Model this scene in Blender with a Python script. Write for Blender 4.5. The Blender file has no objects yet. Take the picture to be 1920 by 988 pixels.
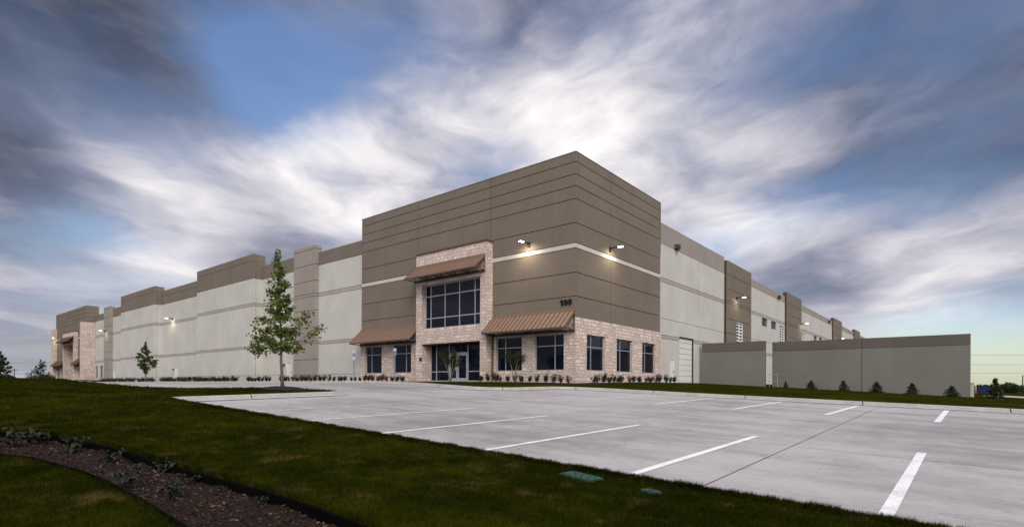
import bpy, math, random
import numpy as np
from mathutils import Vector, Matrix
random.seed(7); rng = np.random.default_rng(7)
C = bpy.data.collections.new('Scene_objects'); bpy.context.scene.collection.children.link(C)
sc = bpy.context.scene

# ---------------------------------------------------------------- camera
CAM = Vector((19.98, -30.84, 1.6))
DA = Vector((-1231, 1017)).normalized(); DB = Vector((DA.y, -DA.x))
FWD = Vector((-DA.y, DB.y, 0)).normalized()          # the camera's level view direction in world axes
cd = bpy.data.cameras.new('Camera'); cam = bpy.data.objects.new('Camera', cd); C.objects.link(cam)
ROLL = math.atan(9.5/2071)
right = FWD.cross(Vector((0, 0, 1))).normalized(); up = Vector((0, 0, 1))
m = Matrix((right, up, -FWD)).transposed().to_4x4()
cam.matrix_world = Matrix.Translation(CAM) @ m @ Matrix.Rotation(ROLL, 4, 'Z')
cd.sensor_width = 36; cd.lens = 36*1017/1920; cd.shift_x = 0; cd.shift_y = (722-494)/1920
cd.clip_start = .1; cd.clip_end = 4000
sc.camera = cam

def ray(x, y):
    u, v = x-960, y-722
    c, s = math.cos(ROLL), math.sin(ROLL)
    uu = u*c+v*s; vv = -u*s+v*c
    return (FWD + right*(uu/1017) - up*(vv/1017)).normalized()

# ---------------------------------------------------------------- node helper
class NT:
    def __init__(s, tree): s.t = tree; s.n = tree.nodes; s.l = tree.links
    def new(s, typ, **kw):
        n = s.n.new(typ)
        for k, v in kw.items():
            setattr(n, k, v)
        return n
    def put(s, sock, v):
        if hasattr(v, 'links') or isinstance(v, bpy.types.NodeSocket): s.l.new(v, sock)
        elif v is not None:
            if isinstance(v, (tuple, list)) and len(v) == 3 and sock.type == 'RGBA': v = (*v, 1)
            sock.default_value = v
    def math(s, op, a, b=None, c=None, clamp=False):
        n = s.new('ShaderNodeMath', operation=op, use_clamp=clamp)
        s.put(n.inputs[0], a)
        if b is not None: s.put(n.inputs[1], b)
        if c is not None: s.put(n.inputs[2], c)
        return n.outputs[0]
    def vec(s, op, a, b=None, out=0):
        n = s.new('ShaderNodeVectorMath', operation=op); s.put(n.inputs[0], a)
        if b is not None:
            s.put(n.inputs[3 if op == 'SCALE' else 1], b)
        return n.outputs[out]
    def mix(s, f, a, b, typ='MIX'):
        n = s.new('ShaderNodeMix', data_type='RGBA', blend_type=typ)
        s.put(n.inputs[0], f); s.put(n.inputs[6], a); s.put(n.inputs[7], b); return n.outputs[2]
    def ramp(s, f, stops, interp='LINEAR'):
        n = s.new('ShaderNodeValToRGB'); cr = n.color_ramp; cr.interpolation = interp
        while len(cr.elements) < len(stops): cr.elements.new(.5)
        for e, (p, c) in zip(cr.elements, stops):
            e.position = p; e.color = (*c, 1) if len(c) == 3 else c
        s.put(n.inputs[0], f); return n.outputs[0]
    def maprange(s, v, a, b, c=0, d=1, smooth=False):
        n = s.new('ShaderNodeMapRange', interpolation_type='SMOOTHSTEP' if smooth else 'LINEAR'); n.clamp = True
        s.put(n.inputs[0], v); s.put(n.inputs[1], a); s.put(n.inputs[2], b); s.put(n.inputs[3], c); s.put(n.inputs[4], d)
        return n.outputs[0]
    def noise(s, vec, scale, detail=3, rough=.5, dist=0, color=False):
        n = s.new('ShaderNodeTexNoise'); s.put(n.inputs['Vector'], vec)
        n.inputs['Scale'].default_value = scale; n.inputs['Detail'].default_value = detail
        n.inputs['Roughness'].default_value = rough; n.inputs['Distortion'].default_value = dist
        return n.outputs[1 if color else 0]
    def comb(s, x, y, z):
        n = s.new('ShaderNodeCombineXYZ'); s.put(n.inputs[0], x); s.put(n.inputs[1], y); s.put(n.inputs[2], z); return n.outputs[0]
    def sep(s, v):
        n = s.new('ShaderNodeSeparateXYZ'); s.put(n.inputs[0], v); return n.outputs

# ---------------------------------------------------------------- world
SUN_DIR = Vector((.66, -.52, .60)).normalized()        # towards the light (behind the photographer)
SUN_EL = math.asin(SUN_DIR.z); SUN_AZ = math.atan2(SUN_DIR.x, SUN_DIR.y)
w = bpy.data.worlds.new('World'); sc.world = w; w.use_nodes = True
T = NT(w.node_tree); T.n.clear()
geo = T.new('ShaderNodeTexCoord').outputs['Generated']
d = T.vec('NORMALIZE', geo)
dx, dy, dz = T.sep(d)
# cloud-deck coordinates: long banks lying across the view, sweeping upwards to either side
hl = T.math('SQRT', T.math('MAXIMUM', T.math('ADD', T.math('MULTIPLY', dx, dx), T.math('MULTIPLY', dy, dy)), .0004))
azs = T.math('DIVIDE', T.vec('DOT_PRODUCT', d, tuple(right), out=1), hl)
azf = T.math('DIVIDE', T.vec('DOT_PRODUCT', d, tuple(FWD), out=1), hl)
bend = T.math('SQRT', T.math('ADD', T.math('MULTIPLY', T.math('ADD', azs, .10), T.math('ADD', azs, .10)), .03))
el = T.math('SUBTRACT', dz, T.math('MULTIPLY', T.math('MULTIPLY', bend, T.math('ADD', dz, .05)), .24))
el = T.math('DIVIDE', el, T.math('ADD', T.math('MAXIMUM', dz, 0), .20))
lev = T.math('ADD', T.math('MULTIPLY', el, 3.4), T.math('MULTIPLY', dz, 6.0))
rs = T.vec('DOT_PRODUCT', d, tuple(right), out=1); fs = T.vec('DOT_PRODUCT', d, tuple(FWD), out=1)
lev = T.math('SUBTRACT', lev, T.math('MULTIPLY', bend, T.math('MULTIPLY', dz, 1.0)))
p0 = T.comb(T.math('MULTIPLY', rs, 3.4), T.math('MULTIPLY', fs, 1.6), lev)
warp = T.noise(p0, 1.1, 3, .5, 0, True)
p2 = T.vec('ADD', p0, T.vec('SCALE', T.vec('SUBTRACT', warp, (.5, .5, .5)), 1.0))
n_big = T.noise(p2, .62, 4, .55, .2)
n_mid = T.noise(T.vec('ADD', p2, (7.3, 2.1, 0)), 1.35, 4, .52, .3)
n_fin = T.noise(T.vec('ADD', T.comb(T.math('MULTIPLY', rs, 8.0), T.math('MULTIPLY', fs, 4), T.math('MULTIPLY', lev, 2.3)), T.vec('SCALE', warp, 1.5)), 1.25, 6, .6, .35)
# placed banks and openings of the deck
dw = T.vec('ADD', T.comb(dx, dy, T.math('MULTIPLY', dz, 1.7)), T.vec('SCALE', T.vec('SUBTRACT', T.noise(p2, .9, 3, .5, 0, True), (.5, .5, .5)), .20))
def blobs(base, lst):
    acc = base
    for (x, y, r, wt) in lst:
        c = ray(x, y)
        dist = T.vec('DISTANCE', dw, (c.x, c.y, c.z*1.7), out=1)
        f = T.maprange(dist, r/1017*1.25, 0.0, 0.0, wt, True)
        acc = T.math('ADD', acc, f)
    return acc
Lb = [(700,270,200,.34),(330,300,230,.12),(300,500,200,.14),(560,320,170,.22),(900,190,160,.22),(300,320,190,.16),(1060,230,200,.24),(1250,270,230,.26),(1700,200,240,.10),
      (60,230,110,.10),(280,480,170,.20),(1360,425,140,.42),(1530,430,150,.30),(1800,400,180,.26),(1850,240,130,.12),(1700,585,180,.34),(660,420,110,.30),
      (1100,330,150,.25),(60,40,330,-.30),(400,60,230,-.22),(20,270,130,-.25),(900,0,230,-.15),(1880,60,260,-.34),(1600,90,180,-.16),(1700,345,170,-.40),(1460,365,120,-.26),
      (1890,310,130,-.34),(130,430,120,-.28),(40,600,150,-.10),(170,540,220,.16),(1560,500,130,-.22),(1200,40,160,.06)]
Bb = [(520,110,170,.75),(560,190,150,.62),(440,150,130,.3),(800,60,170,.48),(700,110,120,.3),(1150,80,120,.28),(1400,100,180,.22),(1640,100,170,.34),(1750,345,180,.45),(1480,375,120,.4),
      (140,430,110,.50),(940,330,120,.45),(1290,480,100,.5),(300,210,200,.16),(1890,660,170,1.0),(1700,640,140,.8),(1900,40,170,.3),(60,620,160,.15)]
Lf = blobs(.47, Lb)
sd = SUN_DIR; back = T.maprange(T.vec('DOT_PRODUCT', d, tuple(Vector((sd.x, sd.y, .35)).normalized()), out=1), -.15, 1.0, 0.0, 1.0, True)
Lf = T.math('ADD', Lf, T.math('MULTIPLY', T.math('SUBTRACT', n_big, .5), .55))
Lf = T.math('ADD', Lf, T.math('MULTIPLY', T.math('SUBTRACT', n_mid, .5), .85))
Lf = T.math('ADD', Lf, T.math('MULTIPLY', T.math('SUBTRACT', n_fin, .5), .46))
cloud = T.ramp(T.math('ADD', Lf, 0, clamp=True), [(0, (.05, .058, .088)), (.25, (.125, .138, .20)), (.5, (.29, .295, .375)), (.75, (.57, .555, .605)), (1, (.88, .845, .845))])
Bf = blobs(.0, Bb)
Bf = T.math('ADD', Bf, T.math('MULTIPLY', T.math('SUBTRACT', .5, n_mid), 1.0), clamp=True)
nish = T.new('ShaderNodeTexSky', sky_type='NISHITA', sun_disc=False, sun_elevation=SUN_EL, sun_rotation=SUN_AZ, altitude=100, air_density=1.2, dust_density=1.5)
clear = T.ramp(T.math('MAXIMUM', dz, 0), [(0, (.70, .72, .50)), (.05, (.66, .76, .64)), (.11, (.42, .60, .80)), (.3, (.16, .30, .60)), (.6, (.10, .19, .45))])
clear = T.mix(.35, clear, T.mix(1.0, nish.outputs[0], (.11, .11, .11), 'MULTIPLY'))
colr = T.mix(T.math('MULTIPLY', Bf, .9), cloud, clear)
# extra sky brightness added out of view, behind and overhead, to light the scene
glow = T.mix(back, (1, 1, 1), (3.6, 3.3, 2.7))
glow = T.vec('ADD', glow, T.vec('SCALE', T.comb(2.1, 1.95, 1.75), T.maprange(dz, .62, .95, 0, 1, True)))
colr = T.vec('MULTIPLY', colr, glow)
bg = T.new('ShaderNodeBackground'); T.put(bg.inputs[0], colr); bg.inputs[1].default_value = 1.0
nb = T.new('ShaderNodeBackground'); T.put(nb.inputs[0], nish.outputs[0]); nb.inputs[1].default_value = .0
ad = T.new('ShaderNodeAddShader'); T.l.new(bg.outputs[0], ad.inputs[0]); T.l.new(nb.outputs[0], ad.inputs[1])
out = T.new('ShaderNodeOutputWorld'); T.l.new(ad.outputs[0], out.inputs[0])

sl = bpy.data.lights.new('Sun', 'SUN'); sl.energy = 1.5; sl.angle = math.radians(25); sl.color = (1, .92, .80)
so = bpy.data.objects.new('Sun', sl); C.objects.link(so); so.rotation_euler = SUN_DIR.to_track_quat('Z', 'Y').to_euler()
sc.view_settings.view_transform = 'Standard'; sc.view_settings.look = 'None'; sc.view_settings.gamma = 1
sc.view_settings.exposure = 0.25; sc.view_settings.use_curve_mapping = False
sc.cycles.max_bounces = 5; sc.cycles.diffuse_bounces = 3

# ---------------------------------------------------------------- materials
MATS = {}
def mat(name, col, rough=.8, spec=.3, metal=0, fn=None, emit=None, es=0):
    m = bpy.data.materials.new(name); m.use_nodes = True; t = NT(m.node_tree); b = t.n['Principled BSDF']
    b.inputs['Base Color'].default_value = (*col, 1); b.inputs['Roughness'].default_value = rough
    b.inputs['Specular IOR Level'].default_value = spec; b.inputs['Metallic'].default_value = metal
    if emit: b.inputs['Emission Color'].default_value = (*emit, 1); b.inputs['Emission Strength'].default_value = es
    if fn: fn(t, b, col)
    MATS[name] = m; return m
def wpos(t): return t.new('ShaderNodeNewGeometry').outputs['Position']
def bump(t, b, h, strength=.3, dist=.02):
    n = t.new('ShaderNodeBump'); n.inputs['Strength'].default_value = strength; n.inputs['Distance'].default_value = dist
    t.put(n.inputs['Height'], h); t.l.new(n.outputs[0], b.inputs['Normal'])
def scl(col, k): return tuple(c*k for c in col)
def f_plain(amount=.08, scale=.5, fine=30.):
    def fn(t, b, col):
        P = wpos(t); v = t.vec('MULTIPLY', P, (1, 1, .35))
        n1 = t.noise(v, scale, 5, .6); n2 = t.noise(P, fine, 3, .6)
        k = t.math('ADD', t.math('MULTIPLY', n1, .75), t.math('MULTIPLY', n2, .25))
        t.put(b.inputs['Base Color'], t.mix(t.maprange(k, .3, .7), scl(col, 1-amount), scl(col, 1+amount)))
        bump(t, b, n2, .15, .01)
    return fn
def f_paint(t, b, col):                       # painted tilt-wall concrete: faint blotches, rain streaks, pour texture
    P = wpos(t)
    n1 = t.noise(P, .35, 5, .6)
    st = t.noise(t.vec('MULTIPLY', P, (3.5, 3.5, .12)), 1.0, 4, .6)
    n3 = t.noise(P, 14, 4, .65)
    k = t.math('ADD', t.math('MULTIPLY', n1, .5), t.math('ADD', t.math('MULTIPLY', st, .2), t.math('MULTIPLY', n3, .3)))
    t.put(b.inputs['Base Color'], t.mix(t.maprange(k, .35, .65), scl(col, .85), scl(col, 1.09)))
    bump(t, b, n3, .25, .01)
def f_stone(t, b, col):                       # split-face ashlar in courses of uneven length and height
    g = t.new('ShaderNodeNewGeometry'); P = g.outputs['Position']; N = g.outputs['Normal']
    px, py, pz = t.sep(P); nx, ny, nz = t.sep(N)
    u = t.math('ADD', t.math('MULTIPLY', px, t.math('GREATER_THAN', t.math('ABSOLUTE', ny), .5)), t.math('MULTIPLY', py, t.math('GREATER_THAN', t.math('ABSOLUTE', nx), .5)))
    wob = t.noise(t.comb(u, pz, 0), 2.2, 3, .6, 0, True)
    uv = t.vec('ADD', t.comb(u, pz, 0), t.vec('SCALE', t.vec('SUBTRACT', wob, (.5, .5, .5)), .09))
    def brick(wd, ht, off, mort):
        n = t.new('ShaderNodeTexBrick'); n.offset = off; n.squash = .7; n.squash_frequency = 3
        t.put(n.inputs['Vector'], uv); n.inputs['Scale'].default_value = 1
        n.inputs['Brick Width'].default_value = wd; n.inputs['Row Height'].default_value = ht; n.inputs['Mortar Size'].default_value = mort
        n.inputs['Mortar Smooth'].default_value = .3
        n.inputs['Color1'].default_value = (.1, .1, .1, 1); n.inputs['Color2'].default_value = (1, 1, 1, 1); n.inputs['Mortar'].default_value = (0, 0, 0, 1)
        return n
    a = brick(.50, .24, .37, .016); c2 = brick(.30, .12, .53, .014)
    sel = t.math('GREATER_THAN', t.noise(t.comb(t.math('MULTIPLY', t.math('FLOOR', t.math('DIVIDE', u, .50)), .50), t.math('MULTIPLY', t.math('FLOOR', t.math('DIVIDE', pz, .24)), .24), 5), 1.7, 1), .5)
    mort = t.mix(sel, a.outputs['Fac'], c2.outputs['Fac']); tone = t.mix(sel, a.outputs['Color'], c2.outputs['Color'])
    fine = t.noise(P, 16, 4, .65)
    tone = t.math('ADD', t.math('MULTIPLY', tone, .6), t.math('MULTIPLY', fine, .5))
    body = t.ramp(tone, [(.1, (.47, .365, .315)), (.4, (.63, .52, .465)), (.75, (.72, .625, .57)), (1, (.80, .73, .68))])
    t.put(b.inputs['Base Color'], t.mix(mort, body, (.27, .19, .155)))
    bump(t, b, t.math('ADD', t.math('MULTIPLY', mort, -1.0), t.math('MULTIPLY', fine, .8)), .8, .035)
def f_concrete(t, b, col):
    P = wpos(t); px, py, pz = t.sep(P)
    big = t.noise(t.vec('MULTIPLY', P, (1, .55, 1)), .16, 5, .6)
    wide = t.noise(t.vec('MULTIPLY', P, (.3, 1.6, 1)), .55, 4, .6)          # faint wheel and pour marks along the rows
    med = t.noise(P, 1.7, 5, .65)
    fine = t.noise(P, 45, 3, .7)
    k = t.math('ADD', t.math('MULTIPLY', big, .4), t.math('ADD', t.math('MULTIPLY', wide, .3), t.math('ADD', t.math('MULTIPLY', med, .2), t.math('MULTIPLY', fine, .1))))
    c0 = t.mix(t.maprange(k, .39, .60, smooth=True), scl(col, .62), scl(col, 1.12))
    # scattered dark scuffs
    sp = t.noise(t.vec('MULTIPLY', P, (1.0, 3.4, 1)), 5.5, 3, .7, 1.5)
    pm = t.noise(P, .8, 3, .5)
    scuff = t.math('MULTIPLY', t.maprange(sp, .60, .64), t.maprange(pm, .38, .54))
    c1 = t.mix(t.math('MULTIPLY', scuff, .8), c0, scl(col, .3))
    sp2 = t.noise(P, 2.1, 3, .7, .8); c1 = t.mix(t.math('MULTIPLY', t.maprange(sp2, .58, .72), .4), c1, scl(col, .62))
    # sawn joints
    def joints(v, off, period, wd):
        f = t.math('ABSOLUTE', t.math('SUBTRACT', t.math('FRACT', t.math('DIVIDE', t.math('ADD', v, off+.5*period), period)), .5))
        return t.math('LESS_THAN', f, wd/period)
    wobx = t.math('ADD', px, t.math('MULTIPLY', t.math('SUBTRACT', med, .5), .02)); woby = t.math('ADD', py, t.math('MULTIPLY', t.math('SUBTRACT', med, .5), .03))
    j = t.math('MAXIMUM', joints(px, -17.52+4.4, 4.4, .010), joints(woby, 14.6, 4.9, .014))
    j = t.math('MULTIPLY', j, t.maprange(t.noise(P, 1.1, 3, .6), .36, .5))
    t.put(b.inputs['Base Color'], t.mix(t.math('MULTIPLY', j, .8), c1, scl(col, .28)))
    t.put(b.inputs['Roughness'], t.maprange(med, .3, .7, .62, .85))
    bump(t, b, t.math('ADD', fine, t.math('MULTIPLY', j, -2.0)), .25, .006)
def f_grass(t, b, col):
    P = wpos(t)
    n1 = t.noise(P, .55, 5, .65); n2 = t.noise(P, 3.1, 4, .7); n3 = t.noise(P, 60, 2, .6)
    k = t.math('ADD', t.math('MULTIPLY', n1, .5), t.math('ADD', t.math('MULTIPLY', n2, .3), t.math('MULTIPLY', n3, .2)))
    c0 = t.ramp(k, [(.36, scl(col, .45)), (.48, col), (.60, (col[0]*2.3, col[1]*1.9, col[2]*1.2))])
    dry = t.math('MULTIPLY', t.maprange(t.noise(P, 1.5, 5, .75, .5), .54, .66), t.maprange(n2, .38, .6))
    c1 = t.mix(t.math('MULTIPLY', dry, .75), c0, (.085, .055, .022))
    t.put(b.inputs['Base Color'], c1)
def f_mulch(t, b, col):
    P = wpos(t); n = t.noise(P, 38, 3, .7); n2 = t.noise(P, 3, 3)
    t.put(b.inputs['Base Color'], t.mix(t.math('MULTIPLY', t.maprange(n, .35, .65), t.maprange(n2, .2, .7, .5, 1)), scl(col, .35), scl(col, 1.5)))
    bump(t, b, n, 1, .03)
def f_leaf(t, b, col):
    P = wpos(t); n = t.noise(P, 9, 2, .6); n2 = t.noise(P, 1.3, 2)
    c = t.mix(t.maprange(n, .3, .7), scl(col, .55), (col[0]*1.6, col[1]*1.4, col[2]))
    t.put(b.inputs['Base Color'], t.mix(t.maprange(n2, .35, .65, 0, .4), c, scl(col, .7)))
def f_bark(t, b, col):
    P = wpos(t); n = t.noise(t.vec('MULTIPLY', P, (9, 9, 1.5)), 4, 4, .7)
    t.put(b.inputs['Base Color'], t.mix(n, scl(col, .5), scl(col, 1.4))); bump(t, b, n, .6, .02)
def f_metal(amount):
    def fn(t, b, col):
        P = wpos(t); n = t.noise(t.vec('MULTIPLY', P, (1, 1, .6)), 2.5, 4, .6)
        t.put(b.inputs['Base Color'], t.mix(n, scl(col, 1-amount), scl(col, 1+amount)))
    return fn
def f_glass(t, b, col):
    P = wpos(t); n = t.noise(P, .6, 2)
    bump(t, b, n, .10, .03)
def f_stripe(t, b, col):
    P = wpos(t); n = t.noise(P, 30, 4, .7); n2 = t.noise(P, 2.5, 4, .6)
    t.put(b.inputs['Base Color'], t.mix(t.maprange(t.math('ADD', t.math('MULTIPLY', n, .6), t.math('MULTIPLY', n2, .4)), .48, .66), col, scl(col, .55)))
    bump(t, b, n, .3, .004)

def f_kerb(t, b, col):
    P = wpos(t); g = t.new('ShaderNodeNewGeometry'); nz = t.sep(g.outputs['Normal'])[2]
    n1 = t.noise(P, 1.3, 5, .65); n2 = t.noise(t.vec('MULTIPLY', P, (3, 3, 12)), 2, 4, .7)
    face = t.maprange(nz, .95, .5)                      # upright face coloured darker than the top
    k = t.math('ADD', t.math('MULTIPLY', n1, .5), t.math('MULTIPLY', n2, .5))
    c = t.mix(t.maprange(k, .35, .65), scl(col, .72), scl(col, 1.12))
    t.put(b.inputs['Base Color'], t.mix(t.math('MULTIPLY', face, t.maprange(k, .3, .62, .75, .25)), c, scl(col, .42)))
    bump(t, b, n2, .3, .01)
CREAM = (.515, .51, .48); BROWN = (.18, .152, .122); GREY = (.30, .272, .245)
mat('cream', CREAM, .75, .25, fn=f_paint); mat('brown', BROWN, .75, .25, fn=f_paint); mat('grey', GREY, .75, .25, fn=f_paint)
mat('band', (.36, .34, .31), .75, .25, fn=f_paint); mat('white_band', (.54, .52, .485), .7, .25, fn=f_paint); mat('shadow_cream', (.40, .385, .33), .75, .25, fn=f_paint)
mat('sealant', (.075, .058, .045), .8, .2, fn=f_plain(.1)); mat('sealant_light', (.25, .235, .21), .8, .2, fn=f_plain(.1))
mat('stone', (.6, .5, .44), .85, .2, fn=f_stone)
mat('awning_metal', (.225, .15, .108), .55, .3, fn=f_metal(.12)); mat('awning_dark', (.10, .062, .045), .6, .3, fn=f_metal(.1))
mat('awning_seam_shaded', (.13, .075, .052), .6, .3, fn=f_metal(.1)); mat('aluminium', (.40, .41, .45), .4, .5, .3, fn=f_metal(.05)); mat('white_door', (.66, .66, .64), .55, .4, fn=f_plain(.05, 1.5))
mat('glass', (.004, .006, .014), .03, .22, fn=f_glass); mat('dark_metal', (.03, .025, .022), .5, .4, fn=f_metal(.1))
mat('blinds', (.02, .02, .025), .3, .4, fn=f_metal(.1)); mat('louvre_white', (.62, .64, .68), .5, .4, fn=f_metal(.05))
mat('concrete', (.345, .336, .330), .75, .3, fn=f_concrete); mat('kerb_concrete', (.39, .375, .36), .8, .3, fn=f_kerb)
mat('stripe', (.80, .80, .82), .6, .3, fn=f_stripe)
mat('grass', (.0135, .0175, .0018), .95, .0, fn=f_grass); mat('mulch', (.024, .015, .012), .95, .1, fn=f_mulch); mat('dark_mulch', (.035, .028, .028), .95, .1, fn=f_mulch)
mat('leaf', (.070, .110, .018), .6, .25, fn=f_leaf); mat('dark_leaf', (.022, .034, .014), .6, .2, fn=f_leaf); mat('seedling_leaf', (.011, .020, .006), .6, .3, fn=f_leaf)
mat('far_tree_leaf', (.045, .072, .018), .6, .2, fn=f_leaf); mat('shrub_leaf', (.030, .040, .018), .6, .2, fn=f_leaf); mat('purple_leaf', (.036, .031, .022), .6, .2, fn=f_leaf); mat('myrtle_leaf', (.022, .032, .007), .6, .2, fn=f_leaf)
mat('bark', (.14, .115, .09), .9, .1, fn=f_bark); mat('pale_bark', (.30, .27, .23), .9, .1, fn=f_bark)
mat('fence_grey', (.185, .185, .17), .8, .2, fn=f_paint); mat('fence_cap', (.125, .112, .098), .8, .2, fn=f_paint)
mat('roofing', (.4, .4, .4), .9, .2, fn=f_plain(.1))
mat('edging', (.003, .003, .003), .95, .02, fn=f_plain(.2, 3)); mat('green_plastic', (.022, .075, .052), .75, .3, fn=f_plain(.15, 4))
mat('blue_paint', (.01, .02, .10), .6, .3, fn=f_metal(.2)); mat('sign_blue', (.02, .10, .30), .4, .4, fn=f_metal(.05)); mat('sign_white', (.75, .77, .8), .4, .4, fn=f_metal(.03))
mat('post_blue', (.16, .24, .30), .4, .5, .3, fn=f_metal(.1)); mat('yellow', (.45, .28, .03), .6, .3, fn=f_metal(.1)); mat('black', (.008, .008, .008), .5, .3, fn=f_metal(.1))
mat('wood_pole', (.06, .05, .04), .9, .1, fn=f_bark)
mat('lamp_glow', (1, .95, .85), .5, .3, emit=(1, .86, .62), es=14)
mat('chip_a', (.05, .033, .025), .9, .1, fn=f_plain(.3, 20)); mat('chip_b', (.12, .09, .075), .9, .1, fn=f_plain(.3, 20)); mat('chip_c', (.028, .018, .014), .9, .1, fn=f_plain(.3, 20))

# ---------------------------------------------------------------- mesh helpers
class MB:
    def __init__(s): s.v = []; s.f = []; s.m = []; s.mats = []
    def mi(s, m):
        if m not in s.mats: s.mats.append(m)
        return s.mats.index(m)
    def face(s, pts, m):
        i = len(s.v); s.v += [tuple(p) for p in pts]; s.f.append(tuple(range(i, i+len(pts)))); s.m.append(s.mi(m))
    def box(s, x0, x1, y0, y1, z0, z1, m):
        if x0 > x1: x0, x1 = x1, x0
        if y0 > y1: y0, y1 = y1, y0
        i = len(s.v)
        s.v += [(x0,y0,z0),(x1,y0,z0),(x1,y1,z0),(x0,y1,z0),(x0,y0,z1),(x1,y0,z1),(x1,y1,z1),(x0,y1,z1)]
        for q in ((0,3,2,1),(4,5,6,7),(0,1,5,4),(1,2,6,5),(2,3,7,6),(3,0,4,7)): s.f.append(tuple(i+k for k in q)); s.m.append(s.mi(m))
    def prism(s, poly, axis, a, b, m):          # poly of 2D points; axis 'x': (y,z) swept in x ; 'y': (x,z) swept in y ; 'z'
        def P(p, t): return (t, p[0], p[1]) if axis == 'x' else ((p[0], t, p[1]) if axis == 'y' else (p[0], p[1], t))
        i = len(s.v); n = len(poly); k = s.mi(m)
        s.v += [P(p, a) for p in poly] + [P(p, b) for p in poly]
        s.f.append(tuple(i+j for j in range(n))[::-1]); s.m.append(k); s.f.append(tuple(i+n+j for j in range(n))); s.m.append(k)
        for j in range(n): s.f.append((i+j, i+(j+1) % n, i+n+(j+1) % n, i+n+j)); s.m.append(k)
    def tube(s, pts, rads, m, n=8, cap=True):
        pts = [Vector(p) for p in pts]; i0 = len(s.v); k = s.mi(m)
        if not hasattr(rads, '__len__'): rads = [rads]*len(pts)
        for q, p in enumerate(pts):
            t = (pts[min(q+1, len(pts)-1)]-pts[max(q-1, 0)]).normalized()
            a = t.cross(Vector((0, 0, 1)) if abs(t.z) < .9 else Vector((1, 0, 0))).normalized(); b = t.cross(a)
            for j in range(n):
                an = 2*math.pi*j/n; s.v.append(tuple(p+a*math.cos(an)*rads[q]+b*math.sin(an)*rads[q]))
        for q in range(len(pts)-1):
            for j in range(n):
                a_, b_ = i0+q*n+j, i0+q*n+(j+1) % n; s.f.append((a_, b_, b_+n, a_+n)); s.m.append(k)
        if cap:
            s.f.append(tuple(i0+j for j in range(n))[::-1]); s.m.append(k); e = i0+(len(pts)-1)*n; s.f.append(tuple(e+j for j in range(n))); s.m.append(k)
    def build(s, name, parent=None, loc=None, smooth=False, fixn=False):
        me = bpy.data.meshes.new(name); me.from_pydata(s.v, [], s.f)
        for m in s.mats: me.materials.append(MATS[m])
        me.polygons.foreach_set('material_index', s.m)
        if smooth: me.polygons.foreach_set('use_smooth', [True]*len(me.polygons))
        me.update()
        if fixn:
            import bmesh
            bm = bmesh.new(); bm.from_mesh(me); bmesh.ops.recalc_face_normals(bm, faces=bm.faces); bm.to_mesh(me); bm.free()
        o = bpy.data.objects.new(name, me); C.objects.link(o)
        if parent: o.parent = parent; o.matrix_parent_inverse = parent.matrix_world.inverted()
        if loc: o.location = loc
        return o
def tag(o, label=None, cat=None, group=None, kind=None):
    if label: o['label'] = label
    if cat: o['category'] = cat
    if group: o['group'] = group
    if kind: o['kind'] = kind
    return o
def empty(name, loc, rz=0):
    o = bpy.data.objects.new(name, None); C.objects.link(o); o.location = loc; o.rotation_euler = (0, 0, rz); o.empty_display_size = .3
    o.matrix_world = Matrix.Translation(loc) @ Matrix.Rotation(rz, 4, 'Z'); return o
def np_mesh(name, V, F, mats, mi=None, parent=None, loc=None):
    V = np.asarray(V, np.float32); F = np.asarray(F, np.int32); k = F.shape[1]
    me = bpy.data.meshes.new(name); me.vertices.add(len(V)); me.vertices.foreach_set('co', V.ravel())
    me.loops.add(F.size); me.loops.foreach_set('vertex_index', F.ravel()); me.polygons.add(len(F))
    me.polygons.foreach_set('loop_start', np.arange(len(F), dtype=np.int32)*k)
    for m in mats: me.materials.append(MATS[m])
    if mi is not None: me.polygons.foreach_set('material_index', np.asarray(mi, np.int32))
    me.update(calc_edges=True); me.validate()
    o = bpy.data.objects.new(name, me); C.objects.link(o)
    if parent: o.parent = parent; o.matrix_parent_inverse = parent.matrix_world.inverted()
    if loc: o.location = loc
    return o
def copy_tree(o, loc, label, rz=None, s=None, parent=None):
    c = o.copy(); C.objects.link(c)
    if parent is None:
        c.location = loc; c['label'] = label
        if rz is not None: c.rotation_euler = (0, 0, rz)
        if s is not None: c.scale = (s, s, s) if not hasattr(s, '__len__') else s
    else: c.parent = parent
    for ch in list(o.children): copy_tree(ch, None, None, parent=c)
    return c
def text_mesh(body, size, mname, extrude, bold=0.0):
    cu = bpy.data.curves.new('t', 'FONT'); cu.body = body; cu.size = size; cu.extrude = extrude; cu.offset = bold; cu.align_x = 'CENTER'
    to = bpy.data.objects.new('t', cu); C.objects.link(to); bpy.context.view_layer.update()
    me = bpy.data.meshes.new_from_object(to.evaluated_get(bpy.context.evaluated_depsgraph_get()))
    bpy.data.objects.remove(to); me.materials.clear(); me.materials.append(MATS[mname]); return me

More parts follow.
